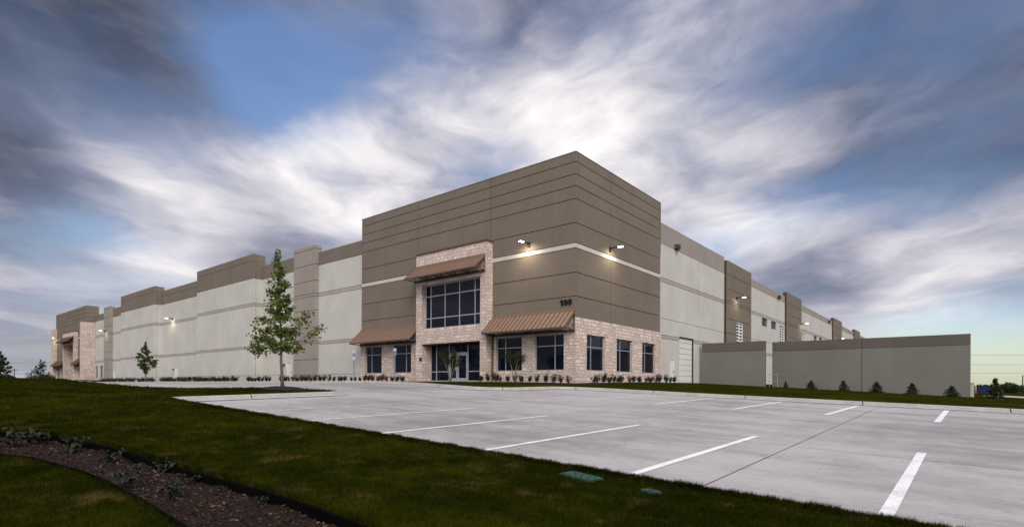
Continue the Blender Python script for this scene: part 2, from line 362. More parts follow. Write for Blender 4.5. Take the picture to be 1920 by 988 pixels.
# ---------------------------------------------------------------- ground
def smin(a, b, k):
    h = np.clip(.5+.5*(b-a)/k, 0, 1); return b*(1-h)+a*h-k*h*(1-h)
def sst(a, b, x):
    t = np.clip((x-a)/(b-a), 0, 1); return t*t*(3-2*t)
def Gz(X, Y):
    X = np.asarray(X, float); Y = np.asarray(Y, float)
    zp = .1+.041*(19.98-X)+.0235*(np.minimum(Y, 20)+30.84)
    zp = smin(zp, 1.70, .3)
    zn = np.minimum(1.78, 1.76-.052*X); zn = -smin(-zn, .5, .3)
    zp = -smin(-zp, .3, .3)
    t = sst(-3.5, 14, Y)
    z = zp*(1-t)+zn*t
    z = z - 1.0*sst(60, 220, np.hypot(X+40, Y-20)-120)
    return z
LOT = [(70,-24.72),(1.6,-24.72),(1.0,-24.1),(.95,-18.9),(.6,-18.2),(0,-18.0),(-1.2,-18.25),(-2.6,-18.7),(-3.5,-19.6),(-3.9,-20.9),(-4.4,-22.2),(-5.9,-23.2),(-9.2,-23.6),(-14,-23.8),(-24,-22.4),(-34,-17),(-44,-15),(-112,-15),
       (-112,-5.0),(-60,-5.0),(-30,-5.6),(-20,-7.6),(-15,-8.4),(-8,-8.9),(-3,-10.1),(-1,-10.5),(.6,-10.6),(1.6,-10.2),(2.2,-9.3),(2.45,-7.6),(2.7,-6.3),(3.6,-5.5),(5.2,-5.15),(9.6,-5.1),(13.2,-4.9),(17.7,-4.4),(21.8,-3.9),(40,-2.2),(70,0)]
def sd_poly(P, X, Y):
    X = np.asarray(X, float); Y = np.asarray(Y, float); ins = np.zeros(X.shape, bool); dist = np.full(X.shape, 1e9)
    for (x0, y0), (x1, y1) in zip(P, P[1:]+P[:1]):
        c = ((y0 > Y) != (y1 > Y)) & (X < (x1-x0)*(Y-y0)/((y1-y0) if y1 != y0 else 1e-9)+x0); ins ^= c
        ex, ey = x1-x0, y1-y0; t = np.clip(((X-x0)*ex+(Y-y0)*ey)/(ex*ex+ey*ey), 0, 1)
        dist = np.minimum(dist, np.hypot(X-x0-t*ex, Y-y0-t*ey))
    return np.where(ins, -dist, dist)
BT = [(3.0,-31.2),(7.02,-29.62),(7.49,-29.28),(8.53,-28.80),(10.32,-28.48),(12.19,-28.38),(13.51,-28.27),(14.57,-28.18),(15.51,-28.15),(16.29,-28.19),(16.9,-28.3),(17.6,-28.6)]
BL = [(5.5,-32.2),(9.69,-29.9),(10.21,-29.66),(10.85,-29.4),(12.2,-29.19),(13.01,-29.14),(14.17,-29.14),(15.27,-29.18),(15.95,-29.23),(16.9,-29.5)]
BED = BT + BL[::-1]
def groundz(X, Y):
    sdl = sd_poly(LOT, X, Y); z = Gz(X, Y)+.14*sst(.03, .22, sdl)-.14*(1-sst(-.1, .1, sdl))
    sb = sd_poly(BED, X, Y); z = z-.22*(1-sst(-.01, .035, sb))
    return z
def axis(segs):
    out = []
    for a, b, st in segs: out += list(np.arange(a, b-1e-6, st))
    out.append(segs[-1][1]); return np.array(out)
xs = axis([(-1500,-400,100),(-400,-150,20),(-150,-60,3),(-60,-20,.8),(-20,3,.15),(3,19,.06),(19,26,.15),(26,60,1),(60,140,8),(140,1500,80)])
ys = axis([(-800,-100,60),(-100,-40,8),(-40,-32,.6),(-32,-27.6,.05),(-27.6,-3,.15),(-3,28,.8),(28,100,4),(100,400,20),(400,2000,100)])
GX, GY = np.meshgrid(xs, ys); GZ = groundz(GX, GY)
V = np.stack([GX, GY, GZ], -1).reshape(-1, 3); nx_ = len(xs); ny_ = len(ys)
ii = (np.arange(ny_-1)[:, None]*nx_+np.arange(nx_-1)[None, :]).ravel()
F = np.stack([ii, ii+1, ii+1+nx_, ii+nx_], -1)
ground = np_mesh('ground', V, F, ['grass']); ground.data.polygons.foreach_set('use_smooth', [True]*len(F)); tag(ground, kind='structure')

# paved lot and drive
def sheet(name, poly, m, dz, x0, x1, y0, y1, st, kind='structure', zf=Gz):
    import bmesh
    bm = bmesh.new(); vs = [bm.verts.new((x, y, 0)) for x, y in poly]; bm.faces.new(vs)
    def cuts(a, b):
        v = a
        while v < b:
            yield v; v += st
    for c in cuts(x0, x1): bmesh.ops.bisect_plane(bm, geom=bm.verts[:]+bm.edges[:]+bm.faces[:], plane_co=(c, 0, 0), plane_no=(1, 0, 0))
    for c in cuts(y0, y1): bmesh.ops.bisect_plane(bm, geom=bm.verts[:]+bm.edges[:]+bm.faces[:], plane_co=(0, c, 0), plane_no=(0, 1, 0))
    co = np.array([v.co[:] for v in bm.verts]); z = zf(co[:, 0], co[:, 1])+dz
    for v, zz in zip(bm.verts, z): v.co.z = zz
    bmesh.ops.recalc_face_normals(bm, faces=bm.faces)
    if sum(f.normal.z for f in bm.faces) < 0: bmesh.ops.reverse_faces(bm, faces=bm.faces)
    me = bpy.data.meshes.new(name); bm.to_mesh(me); bm.free(); me.materials.append(MATS[m])
    for p in me.polygons: p.use_smooth = True
    o = bpy.data.objects.new(name, me); C.objects.link(o); tag(o, kind=kind); return o
sheet('parking_lot', LOT, 'concrete', 0, -111, 69, -24.6, -.5, 1.0)

def strip(mb, pts, prof, m, seg=None, gap=0, zf=Gz):      # sweep a profile [(offset, height)] along a ground polyline (left normal positive)
    P = []
    for a, b in zip(pts, pts[1:]):
        n = max(1, int(math.dist(a, b)/.4))
        for k in range(n): P.append((a[0]+(b[0]-a[0])*k/n, a[1]+(b[1]-a[1])*k/n))
    P.append(pts[-1]); acc = 0; sect = []
    for i, p in enumerate(P):
        a = P[max(i-1, 0)]; b = P[min(i+1, len(P)-1)]; tx, ty = b[0]-a[0], b[1]-a[1]; L = math.hypot(tx, ty); nx, ny = -ty/L, tx/L
        z = float(zf(p[0], p[1]))
        sect.append([(p[0]+nx*o, p[1]+ny*o, z+h) for o, h in prof])
    k = mb.mi(m); n = len(prof); i0 = None; acc = 0
    for i, s_ in enumerate(sect):
        if i and seg:
            acc += math.dist(P[i], P[i-1])
            if acc > seg:
                acc = 0; ax_ = [tuple(np.array(s_[j])+(np.array(sect[i-1][j])-np.array(s_[j]))*(gap/.4)) for j in range(n)]
                mb.v += ax_
                for j in range(n-1): mb.f.append((i0+j, i0+j+1, i0+n+j+1, i0+n+j)); mb.m.append(k)
                i0 = None
                mb.v += list(s_); i0 = len(mb.v)-n; continue
        mb.v += list(s_)
        if i0 is not None:
            for j in range(n-1): mb.f.append((i0+j, i0+j+1, i0+n+j+1, i0+n+j)); mb.m.append(k)
        i0 = len(mb.v)-n
KP = [(.30,.008),(.20,.012),(.10,.02),(.05,.05),(.02,.11),(-.02,.145),(-.07,.155),(-.17,.158),(-.19,.10),(-.19,-.1)]
k1 = MB(); strip(k1, [(70,0),(40,-2.2),(21.8,-3.9),(17.7,-4.4),(13.2,-4.9),(9.6,-5.1),(5.2,-5.15),(3.6,-5.5),(2.7,-6.3),(2.45,-7.6),(2.2,-9.3),(1.6,-10.2),(.6,-10.6),(-1,-10.5),(-3,-10.1),(-8,-8.9),(-15,-8.4),(-20,-7.6),(-30,-5.6),(-60,-5.0),(-111,-5)],
                 KP, 'kerb_concrete', 4.4, .03)
tag(k1.build('far_kerb', smooth=True), kind='structure')
k2 = MB(); strip(k2, [(-24,-22.4),(-14,-23.8),(-9.2,-23.6),(-5.9,-23.2),(-4.4,-22.2),(-3.9,-20.9),(-3.5,-19.6),(-2.6,-18.7),(-1.2,-18.25),(0,-18.0),(.6,-18.2),(.95,-18.9),(1.0,-24.5)],
                 KP, 'kerb_concrete', 4.4, .03)
tag(k2.build('island_kerb', smooth=True), kind='structure')

# painted stall lines and the wide pour joint
def line(x0, y0, x1, y1, wd, m, name, dz=.005):
    L = math.hypot(x1-x0, y1-y0); tx, ty = (x1-x0)/L, (y1-y0)/L; nx, ny = -ty*wd/2, tx*wd/2
    mb = MB(); n = 12; Z = lambda x, y: float(Gz(x, y))+dz
    for k in range(n):
        a, b = L*k/n, L*(k+1)/n; A = (x0+tx*a, y0+ty*a); B = (x0+tx*b, y0+ty*b)
        mb.face([(p[0]+s*nx, p[1]+s*ny, Z(*p)) for p, s in ((A, -1), (B, -1), (B, 1), (A, 1))], m)
    return tag(mb.build(name), kind='structure')
for x in (19.42, 16.57, 13.86, 11.07, 8.20, 5.42, 2.7):
    if x > 3: line(x-.03, -24.7, x+.03, -18.5, .14, 'stripe', 'parking_line')
for x, ya, yb in ((19.55,-10.9,-4.75),(16.75,-10.97,-5.15),(14.0,-11.42,-5.4),(11.2,-11.66,-5.5),(8.4,-12.0,-5.6),(5.5,-11.95,-5.95)):
    line(x-.08, ya, x+.05, yb, .16, 'stripe', 'parking_line')
line(17.52, -24.7, 17.52, -4.6, .017, 'sealant', 'pour_joint', .003)

# ---------------------------------------------------------------- walls
def rects_minus(r, holes):
    out = [r]
    for h in holes:
        nx = []
        for (a, b, c, d_) in out:
            if h[0] >= b or h[1] <= a or h[2] >= d_ or h[3] <= c: nx.append((a, b, c, d_)); continue
            if c < h[2]: nx.append((a, b, c, h[2]))
            if d_ > h[3]: nx.append((a, b, h[3], d_))
            z0, z1 = max(c, h[2]), min(d_, h[3])
            if a < h[0]: nx.append((a, h[0], z0, z1))
            if b > h[1]: nx.append((h[1], b, z0, z1))
        out = nx
    return out
def panelwall(mb, o, pl, u0, u1, zc, uc, mf, holes=(), g=.05, t=.06, depth=.3, gm='sealant', ends=(0, 0)):
    """o 'A': faces -Y at y=pl, u along X ; 'B': faces +X at x=pl, u along Y. zc: list of z cuts, mf(z)->material or tuple(material, groove)"""
    us = [u0]+sorted(uc)+[u1]
    def bx(a, b, c, d_, near, far, m):
        if o == 'A': mb.box(a, b, pl+near, pl+far, c, d_, m)
        else: mb.box(pl-far, pl-near, a, b, c, d_, m)
    for i in range(len(us)-1):
        for j in range(len(zc)-1):
            a = us[i]+(g/2 if i else 0); b = us[i+1]-(g/2 if i < len(us)-2 else 0)
            c = zc[j]+(g/2 if j else 0); d_ = zc[j+1]-(g/2 if j < len(zc)-2 else 0)
            m_ = mf((zc[j]+zc[j+1])/2)
            for r in rects_minus((a, b, c, d_), holes): bx(*r, 0, t, m_)
    for r in rects_minus((u0+ends[0], u1-ends[1], zc[0], zc[-1]-.01), holes): bx(*r, t, t+depth, gm)

W = empty('warehouse', (-60, 40, 1.88)); tag(W, 'huge cream and brown concrete warehouse with stone corner entrance and number 100', 'warehouse')
def part(mb, name, parent=W, **k): return mb.build(name, parent, **k)

# corner tower
tz = [6.2,7.63,9.23,10.88,11.22,12.57,14.19,15.05,15.85,16.67,17.33]
tmf = lambda z: 'white_band' if 10.88 < z < 11.22 else 'brown'
t_ = MB()
panelwall(t_, 'A', 0, -24.2, 0, tz, [-15.97, -7.66], tmf, holes=[(-14.75, -8.1, 6.0, 9.9)], ends=(0, .07))
panelwall(t_, 'B', 0, .06, 13.36, tz, [.28, 4.76], tmf, ends=(.31, 0))
t_.box(-24.2, -.37, .36, 13.36, 14, 16.9, 'roofing'); t_.box(-24.2, -24.26, .06, 13.36, 6.2, 17.33, 'brown'); t_.box(-24.2, 0, 13.30, 13.42, 13, 17.32, 'brown')
tower = part(t_, 'corner_tower')
cp = MB(); cp.box(-24.28, .02, -.02, .42, 17.33, 17.38, 'brown'); cp.box(-.42, .02, .42, 13.42, 17.33, 17.38, 'brown'); part(cp, 'coping', tower)

def window(o, pl, u0, u1, z0, z1, vs, zs, parent=W, fw=.055, rec=.14, name='window'):
    """aluminium frame with mullions at fractions, dark pane behind"""
    f = MB(); p = MB()
    def bx(mb, a, b, c, d_, n, fa, m):
        if o == 'A': mb.box(a, b, pl+n, pl+fa, c, d_, m)
        else: mb.box(pl-fa, pl-n, a, b, c, d_, m)
    bx(f, u0, u1, z0, z0+fw, rec, rec+.10, 'aluminium'); bx(f, u0, u1, z1-fw, z1, rec, rec+.10, 'aluminium')
    bx(f, u0, u0+fw, z0+fw, z1-fw, rec, rec+.10, 'aluminium'); bx(f, u1-fw, u1, z0+fw, z1-fw, rec, rec+.10, 'aluminium')
    zz = [z0+fw]+[z for z in zs]+[z1-fw]
    for v in vs: bx(f, v-fw/2, v+fw/2, z0+fw, z1-fw, rec+.005, rec+.09, 'aluminium')
    uu = [u0+fw]+[v for v in vs]+[u1-fw]
    for z in zs:
        for a, b in zip(uu, uu[1:]): bx(f, a+(fw/2 if a in vs else 0), b-(fw/2 if b in vs else 0), z-fw/2, z+fw/2, rec+.01, rec+.085, 'aluminium')
    fo = part(f, name, parent)
    bx(p, u0+.01, u1-.01, z0+.01, z1-.01, rec+.05, rec+.07, 'glass'); part(p, 'pane', fo)
    return fo
def stone_wall(name, o, pl, u0, u1, z0, z1, holes, depth=.36, parent=W):
    mb = MB()
    for (a, b, c, d_) in rects_minus((u0, u1, z0, z1), holes):
        if o == 'A': mb.box(a, b, pl, pl+depth, c, d_, 'stone')
        else: mb.box(pl-depth, pl, a, b, c, d_, 'stone')
    return part(mb, name, parent)
Z0 = 1.55
wA = [(-23.5,-21.0),(-19.3,-16.85),(-7.03,-4.54),(-3.37,-.88)]; wB = [(1.38,3.87),(5.62,8.13),(9.87,12.34)]; wz = (2.64, 5.14)
stone_wall('stone_base', 'A', -.06, -24.26, -15.45, Z0, 6.2, [(*a, *wz) for a in wA[:2]])
stone_wall('stone_base', 'A', -.06, -7.45, .06, Z0, 6.2, [(*a, *wz) for a in wA[2:]])
stone_wall('stone_base', 'B', .06, .30, 13.42, Z0, 6.2, [(*a, *wz) for a in wB])
for i, (a, b) in enumerate(wA):
    window('A', -.06, a, b, *wz, [a+(b-a)*(1/3 if i in (0, 2) else 2/3)], [4.36])
for a, b in wB: window('B', .06, a, b, *wz, [a+(b-a)*.31], [4.30])

def portal(x0, x1, yf, top, y_ref, tall=False):
    """stone entrance portal: jambs, spandrel, head; recessed storefront"""
    a, b = x0+.72, x1-.65; mb = MB()
    yb = y_ref+(2.2 if tall else .42)
    mb.box(x0, a, yf, yb, Z0, top, 'stone'); mb.box(b, x1, yf, yb, Z0, top, 'stone')
    mb.box(a, b, yf, yb if tall else y_ref, 9.87, top, 'stone')
    if not tall: mb.box(a, b, yf, yb, 4.97, 6.22, 'stone')
    o = part(mb, 'entrance_portal')
    c = MB(); c.box(x0-.04, x1+.04, yf-.05, y_ref-.002, top, top+.16, 'awning_dark'); part(c, 'portal_cap', o)
    return a, b
def awning(x0, x1, yw, ztop, yf, zbot, step=.39):
    mb = MB(); th = .04
    L = math.hypot(yw-yf, ztop-zbot)
    mb.box(x0, x1, yw-.03, yw, ztop, ztop+.17, 'awning_metal')
    mb.prism([(yw-.01, ztop), (yf, zbot), (yf+.01, zbot-th), (yw-.01, ztop-th*1.3)], 'x', x0, x1, 'awning_metal')
    n = int(round((x1-x0)/step)); 
    for k in range(n+1):
        x = x0+(x1-x0)*k/n; x = min(max(x, x0+.03), x1-.03)
        mb.prism([(yw-.01, ztop+.055), (yf-.005, zbot+.055), (yf-.005, zbot), (yw-.01, ztop)], 'x', x-.03, x+.03, 'awning_seam_shaded')  # seams coloured darker to paint in the shade of each rib
    mb.box(x0, x1, yf-.012, yf+.012, zbot-.12, zbot-.002, 'awning_dark')
    o = part(mb, 'awning', fixn=True)
    nb_ = max(3, int((x1-x0)/1.6)+1)
    for k in range(nb_):
        x = x0+.06+(x1-x0-.12)*k/(nb_-1); f = MB()
        zb = zbot-.12
        f.tube([(x, yw-.04, ztop-.1), (x, yw-.04, zb)], .035, 'awning_dark', 6)
        f.tube([(x, yw-.04, zb), (x, yf+.05, zb+.03)], .035, 'awning_dark', 6)
        f.tube([(x, yw-.04, zb+.35*(ztop-zb)), (x, (yw+yf)/2, zb+.02)], .025, 'awning_dark', 6)
        part(f, 'bracket', o)
    bm_ = MB(); bm_.box(x0, x1, yw-.10, yw-.005, zbot-.24, zbot-.10, 'awning_dark'); part(bm_, 'ledger', o)
    return o
def entrance(x0, x1, yw, left_aw, right_aw, tall=False):
    yf = yw-.70; a, b = portal(x0, x1, yf, 12.40, yw, tall)
    w_ = (b-a); vs = [a+w_*f for f in (.10, .355, .605, .86)]
    window('A', yw-.30+(2.2 if tall else 0), a, b, 6.25, 9.87, vs, [7.12, 8.95], fw=.08, rec=.02, name='window')
    # storefront
    f = [a+w_*q for q in (.105, .335, .66)]
    ys = yw+(2.0 if tall else .34)
    s = MB(); g = .07
    def bx(p, q, c, d_, m='aluminium', n=0, fa=.1): s.box(p, q, ys+n, ys+fa, c, d_, m)
    bx(a, a+g, Z0+.3, 4.97); bx(b-g, b, Z0+.3, 4.97); bx(a+g, b-g, 4.97-g, 4.97)
    for v in f: bx(v-g/2, v+g/2, Z0+.3, 4.97-g)
    for p, q in ((a+g, f[0]-g/2), (f[0]+g/2, f[1]-g/2), (f[2]+g/2, b-g)): bx(p, q, 2.66, 2.73); bx(p, q, Z0+.3, Z0+.42)
    bx(f[1]+g/2, f[2]-g/2, 4.15, 4.25)
    so_ = part(s, 'storefront')
    gl = MB(); gl.box(a+.01, b-.01, ys+.05, ys+.07, Z0+.3, 4.95, 'glass'); part(gl, 'pane', so_)
    mid = (f[1]+f[2])/2-.1
    for p, q, hx in ((f[1]+.05, mid-.01, mid-.12), (mid+.01, f[2]-.05, mid+.12)):
        dmb = MB(); yy = ys-.02
        for r in ((p, p+.13, 1.9, 4.13), (q-.13, q, 1.9, 4.13)): dmb.box(r[0], r[1], yy, yy+.06, r[2], r[3], 'aluminium')
        dmb.box(p+.13, q-.13, yy, yy+.06, 1.9, 2.16, 'aluminium'); dmb.box(p+.13, q-.13, yy, yy+.06, 3.98, 4.13, 'aluminium')
        do = part(dmb, 'door')
        h = MB(); h.tube([(hx, yy-.02, 2.75), (hx, yy-.07, 2.78), (hx, yy-.07, 3.35), (hx, yy-.02, 3.38)], .02, 'aluminium', 6); part(h, 'handle', do)
    # threshold slab and soffit
    sf = MB()
    if not tall: sf.box(a+.01, b-.01, yw-.6, ys+.08, 4.90, 4.965, 'awning_dark')
    sf.box(a+.005, b-.005, yf+.05, ys-.03, 1.5, 1.87, 'kerb_concrete'); part(sf, 'threshold')
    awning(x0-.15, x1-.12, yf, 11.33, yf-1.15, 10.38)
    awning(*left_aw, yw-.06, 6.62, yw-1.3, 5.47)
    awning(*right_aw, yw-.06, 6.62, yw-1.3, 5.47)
entrance(-15.47, -7.45, 0, (-24.3, -15.62), (-7.40, .03))
wb = MB(); wb.box(-14.98, -14.70, -.76, -.703, 3.62, 3.86, 'dark_metal'); wb.box(-14.93, -14.75, -.80, -.762, 3.66, 3.82, 'black'); part(wb, 'key_box')
dsp = MB(); dsp.tube([(-7.28, -.16, 6.4), (-7.28, -.16, 1.95)], .06, 'awning_dark', 8); part(dsp, 'downspout')
# house number
nmb = MB()
def ring(cx, cz, ro, rz_, ri, rj):
    n = 28
    for k in range(n):
        a0, a1 = 2*math.pi*k/n, 2*math.pi*(k+1)/n
        q = [(cx+ro*math.cos(a0), cz+rz_*math.sin(a0)), (cx+ro*math.cos(a1), cz+rz_*math.sin(a1)), (cx+ri*math.cos(a1), cz+rj*math.sin(a1)), (cx+ri*math.cos(a0), cz+rj*math.sin(a0))]
        nmb.prism(q, 'y', -.075, -.012, 'black')
zc_ = 7.26
nmb.prism([(-1.12, zc_-.20), (-.99, zc_-.20), (-.99, zc_+.20), (-1.08, zc_+.20), (-1.21, zc_+.12), (-1.21, zc_+.03), (-1.12, zc_+.07)], 'y', -.075, -.012, 'black')
ring(-.76, zc_, .155, .205, .055, .115); ring(-.41, zc_, .155, .205, .055, .115)
part(nmb, 'house_number', fixn=True)

# long side wall (facing the lawn)
def mz(top):
    def f(z):
        if z > 14.15: return 'brown'
        if 10.86 < z < 11.24 or 5.80 < z < 6.12: return 'band'
        return 'cream'
    return f
def zmain(top, extra=True): return [Z0, 2.63, 5.80, 6.12, 10.86, 11.24, 14.15] + ([top-.78 if top-14.15 > 1.9 else None] if extra else []) + [top]
def longwall(y, u0, u1, top, uc=(), holes=(), ends=(0, 0)):
    zc = [z for z in zmain(top) if z is not None]; mb = MB()
    panelwall(mb, 'A', y, u0, u1, zc, list(uc), mz(top), holes=holes, gm='sealant_light', g=.04, ends=ends)
    mb.box(u0, u1, y, y+.36, top, top+.05, 'brown')
    return mb
DOORS_A = [(-38.95, -37.8), (-72.7, -71.4), (-103.9, -102.6)]
HA = [(a, b, 1.9, 4.1) for a, b in DOORS_A]
for (u0, u1, top, uc) in ((-32.3,-24.26,15.47,[]), (-44.75,-36.65,15.68,[-40.9]), (-78.35,-61.5,16.28,[-70.2]), (-104.2,-95.6,15.75,[-99.5]), (-116.0,-108.4,15.35,[])):
    part(longwall(.30, u0, u1, top, uc, [h for h in HA if u0 < h[0] < u1]+[(-115.7,-114.2,2.6,5.1),(-112.6,-110.8,2.6,5.1)]), 'wall')
def projecting(y, u0, u1, top, uc):
    mb = longwall(y, u0, u1, top, uc, ends=(0, .31))
    zc = [z for z in zmain(top) if z is not None]
    panelwall(mb, 'B', u1, y+.06, .66, zc, [y+.30], mz(top), gm='sealant_light', g=.04, ends=(.31, 0))
    mb.box(u0, u0+.1, y+.06, .66, Z0, top-.02, 'brown'); mb.box(u0+.1, u1-.37, y+.37, .70, 13, top-.4, 'roofing')
    return part(mb, 'wall')
projecting(-.78, -61.5, -44.75, 17.02, [-53.2]); projecting(-.70, -95.6, -78.35, 17.0, [-87])
def pilaster(u0, u1, y=-.12, top=16.28):
    mb = MB(); zc = [Z0,2.56,4.23,5.97,6.20,7.6,9.44,10.9,11.2,12.56,14.27,15.9,top]
    panelwall(mb, 'A', y, u0, u1, zc, [], lambda z: 'grey', gm='sealant', ends=(0, .31), depth=.5)
    panelwall(mb, 'B', u1, y+.06, .66, zc, [], lambda z: 'grey', gm='sealant', ends=(.2, 0))
    mb.box(u0, u0+.1, y+.06, .66, Z0, top-.02, 'grey')
    return part(mb, 'pilaster')
pilaster(-36.65, -32.3); pilaster(-108.4, -104.2)
for a, b in ((-115.7,-114.2), (-112.6,-110.8)): window('A', .30, a, b, 2.6, 5.1, [a+(b-a)*.5], [4.3])
def plain_door(o, pl, a, b, z0, z1, hs=1):
    f = MB()
    def bx(mb, p, q, c, d_, n, fa, m):
        if o == 'A': mb.box(p, q, pl+n, pl+fa, c, d_, m)
        else: mb.box(pl-fa, pl-n, p, q, c, d_, m)
    bx(f, a, a+.06, z0, z1, -.01, .12, 'white_door'); bx(f, b-.06, b, z0, z1, -.01, .12, 'white_door'); bx(f, a+.06, b-.06, z1-.06, z1, -.01, .12, 'white_door')
    bx(f, a+.065, b-.065, z0, z1-.065, .05, .09, 'white_door')
    o_ = part(f, 'door'); h = MB(); u = b-.17 if hs > 0 else a+.17
    bx(h, u-.06, u+.02, z0+1.0, z0+1.05, -.02, .05, 'dark_metal'); bx(h, u-.015, u+.02, z0+.94, z0+1.14, .02, .048, 'dark_metal'); part(h, 'handle', o_); return o_
for a, b in DOORS_A:
    plain_door('A', .30, a, b, 1.9, 4.1)
    l = MB(); l.box(a-.62, a-.32, .12, .298, 3.70, 3.84, 'dark_metal'); l.prism([(.12, 3.84), (.298, 3.84), (.298, 3.95)], 'x', a-.6, a-.34, 'dark_metal'); part(l, 'door_lamp', fixn=True)

# far entrance block at the other end of the long wall
YL = -1.19
fb = MB()
panelwall(fb, 'A', YL, -142.0, -116.05, tz, [-133.5, -124.5], lambda z: 'white_band' if 10.88 < z < 11.22 else 'brown', holes=[(-131.3, -123.0, 5.5, 11.5)], ends=(0, .07))
panelwall(fb, 'B', -116.05, YL+.06, .9, tz, [], lambda z: 'brown', ends=(.31, 0))
fb.box(-141.9, -116.5, YL+.4, 1.0, 13, 16.6, 'roofing')
part(fb, 'entrance_tower')
wL = [(-140.4,-138.0),(-136.6,-134.2),(-121.7,-119.2)]
stone_wall('stone_base', 'A', YL-.06, -141.0, -131.9, Z0, 6.2, [(*w_, *wz) for w_ in wL[:2]]); stone_wall('stone_base', 'A', YL-.06, -122.5, -117.8, Z0, 6.2, [(*wL[2], *wz)])
for a, b in wL: window('A', YL-.06, a, b, *wz, [a+(b-a)/3], [4.36])
for a, b in ((-117.8, -116.0), (-143.6, -141.0)):
    mb = MB(); mb.box(a, b, -1.86, .28, Z0, 13.98, 'stone'); part(mb, 'stone_pier')
entrance(-131.9, -122.5, YL, (-140.95, -131.95), (-122.45, -117.85), tall=True)

# short end wall (truck side)
def mB(cap):
    def f(z):
        if z > 14.05: return 'grey'
        if 10.72 < z < 11.08 or 5.78 < z < 6.08: return 'band'
        return 'cream'
    return f
def sidewall(u0, u1, top, uc, holes=()):
    mb = MB(); panelwall(mb, 'B', -.16, u0, u1, [.2, 5.78, 6.08, 7.53, 10.72, 11.08, 14.05, top], uc, mB(top), holes=holes, gm='sealant_light', g=.04)
    mb.box(-.52, -.16, u0, u1, top, top+.05, 'grey'); return part(mb, 'wall')
PB = [(30.3,39.4),(57.15,66.9),(95.6,105.8),(124.3,133.5),(162,171.5)]
wins_sq = [(45.1,47.7,9.6,10.66),(49.6,52.3,9.6,10.66),(78.0,80.5,9.6,10.7),(82.7,85.3,9.6,10.7)]
louv = [(33.75,36.1,4.2,9.0),(54.35,56.95,4.2,10.5),(68.5,71.1,4.2,10.55)]
gar = (17.93, 21.55, 1.5, 6.2); dB_ = (15.81, 16.9, 1.88, 4.03)
sidewall(13.42, 30.3, 15.78, [22.6], [gar, dB_])
sidewall(39.4, 57.15, 14.95, [44.3], [h for h in wins_sq+louv if 39 < h[0] < 57])
sidewall(66.9, 95.6, 14.95, [76.5, 86.5], [h for h in wins_sq+louv if 66 < h[0] < 95])
sidewall(105.8, 124.3, 14.95, [115]); sidewall(133.5, 162, 14.95, [142, 152]); sidewall(171.5, 200, 14.95, [])
for i, (a, b) in enumerate(PB):
    mb = MB(); zc = [.2,4.4,5.95,7.5,9.1,10.80,11.08,12.4,14.0,15.5+(.12 if i else 0)]
    panelwall(mb, 'B', .12, a, b, zc, [], lambda z: 'brown', holes=[louv[0]], gm='sealant', depth=.5, ends=(.05, .05))
    part(mb, 'pilaster')
for a, b, c, d_ in wins_sq: window('B', -.16, a, b, c, d_, [], [], name='window', fw=.05)
for i, (a, b, c, d_) in enumerate(louv):
    pl = .12 if i == 0 else -.16
    f = MB()
    for p, q in ((a, a+.08), (b-.08, b), ((a+b)/2-.05, (a+b)/2+.05)): f.box(pl-.16, pl-.02, p, q, c, d_, 'louvre_white')
    f.box(pl-.16, pl-.02, a+.08, (a+b)/2-.05, d_-.08, d_, 'louvre_white'); f.box(pl-.16, pl-.02, (a+b)/2+.05, b-.08, d_-.08, d_, 'louvre_white')
    f.box(pl-.15, pl-.03, a+.08, (a+b)/2-.05, (c+d_)/2-.05, (c+d_)/2+.05, 'louvre_white')
    fo = part(f, 'louvred_window'); s = MB(); z = c+.1
    while z < d_-.2:
        for p, q in ((a+.09, (a+b)/2-.06), ((a+b)/2+.06, b-.09)): s.prism([(pl-.14, z), (pl-.05, z), (pl-.05, z+.03), (pl-.14, z+.17)], 'y', p, q, 'louvre_white')
        z += .36
    part(s, 'slats', fo, fixn=True); p_ = MB(); p_.box(pl-.22, pl-.2, a+.01, b-.01, c+.01, d_-.01, 'glass'); part(p_, 'pane', fo)
plain_door('B', -.16, *dB_[:2], dB_[2], dB_[3])
# roll-up door
g = MB(); a, b, c, d_ = gar
zz = c
while zz < d_-.05:
    g.prism([(-.42, zz), (-.34, zz+.02), (-.34, min(zz+.50, d_)), (-.42, min(zz+.52, d_))], 'y', a+.02, b-.02, 'white_door')
    for k_ in range(4): pass
    zz += .525
gd = part(g, 'garage_door', fixn=True); tr = MB(); tr.box(-.33, -.24, a+.002, a+.10, c, d_, 'white_door'); tr.box(-.33, -.24, b-.10, b-.002, c, d_, 'dark_metal'); tr.box(-.33, -.24, a+.1, b-.1, d_-.10, d_-.002, 'dark_metal'); part(tr, 'door_track', gd)
for y, z in ((17.0,14.28),(53.2,14.35),(91.6,14.45)):
    mb = MB(); mb.box(-.158, .20, y-.28, y+.28, z-.15, z+.22, 'awning_dark'); mb.box(.203, .23, y-.22, y+.22, z-.10, z+.12, 'dark_metal'); mb.box(-.02, .16, y-.12, y+.12, z-.35, z-.152, 'awning_dark'); part(mb, 'scupper')
rf = MB(); rf.box(-141.5, -.55, .75, 199, 13.2, 13.6, 'roofing'); rf.box(-143, -142.6, .75, 199, .2, 14.9, 'cream'); rf.box(-143, -.2, 199, 199.4, .2, 14.9, 'cream'); part(rf, 'roof')

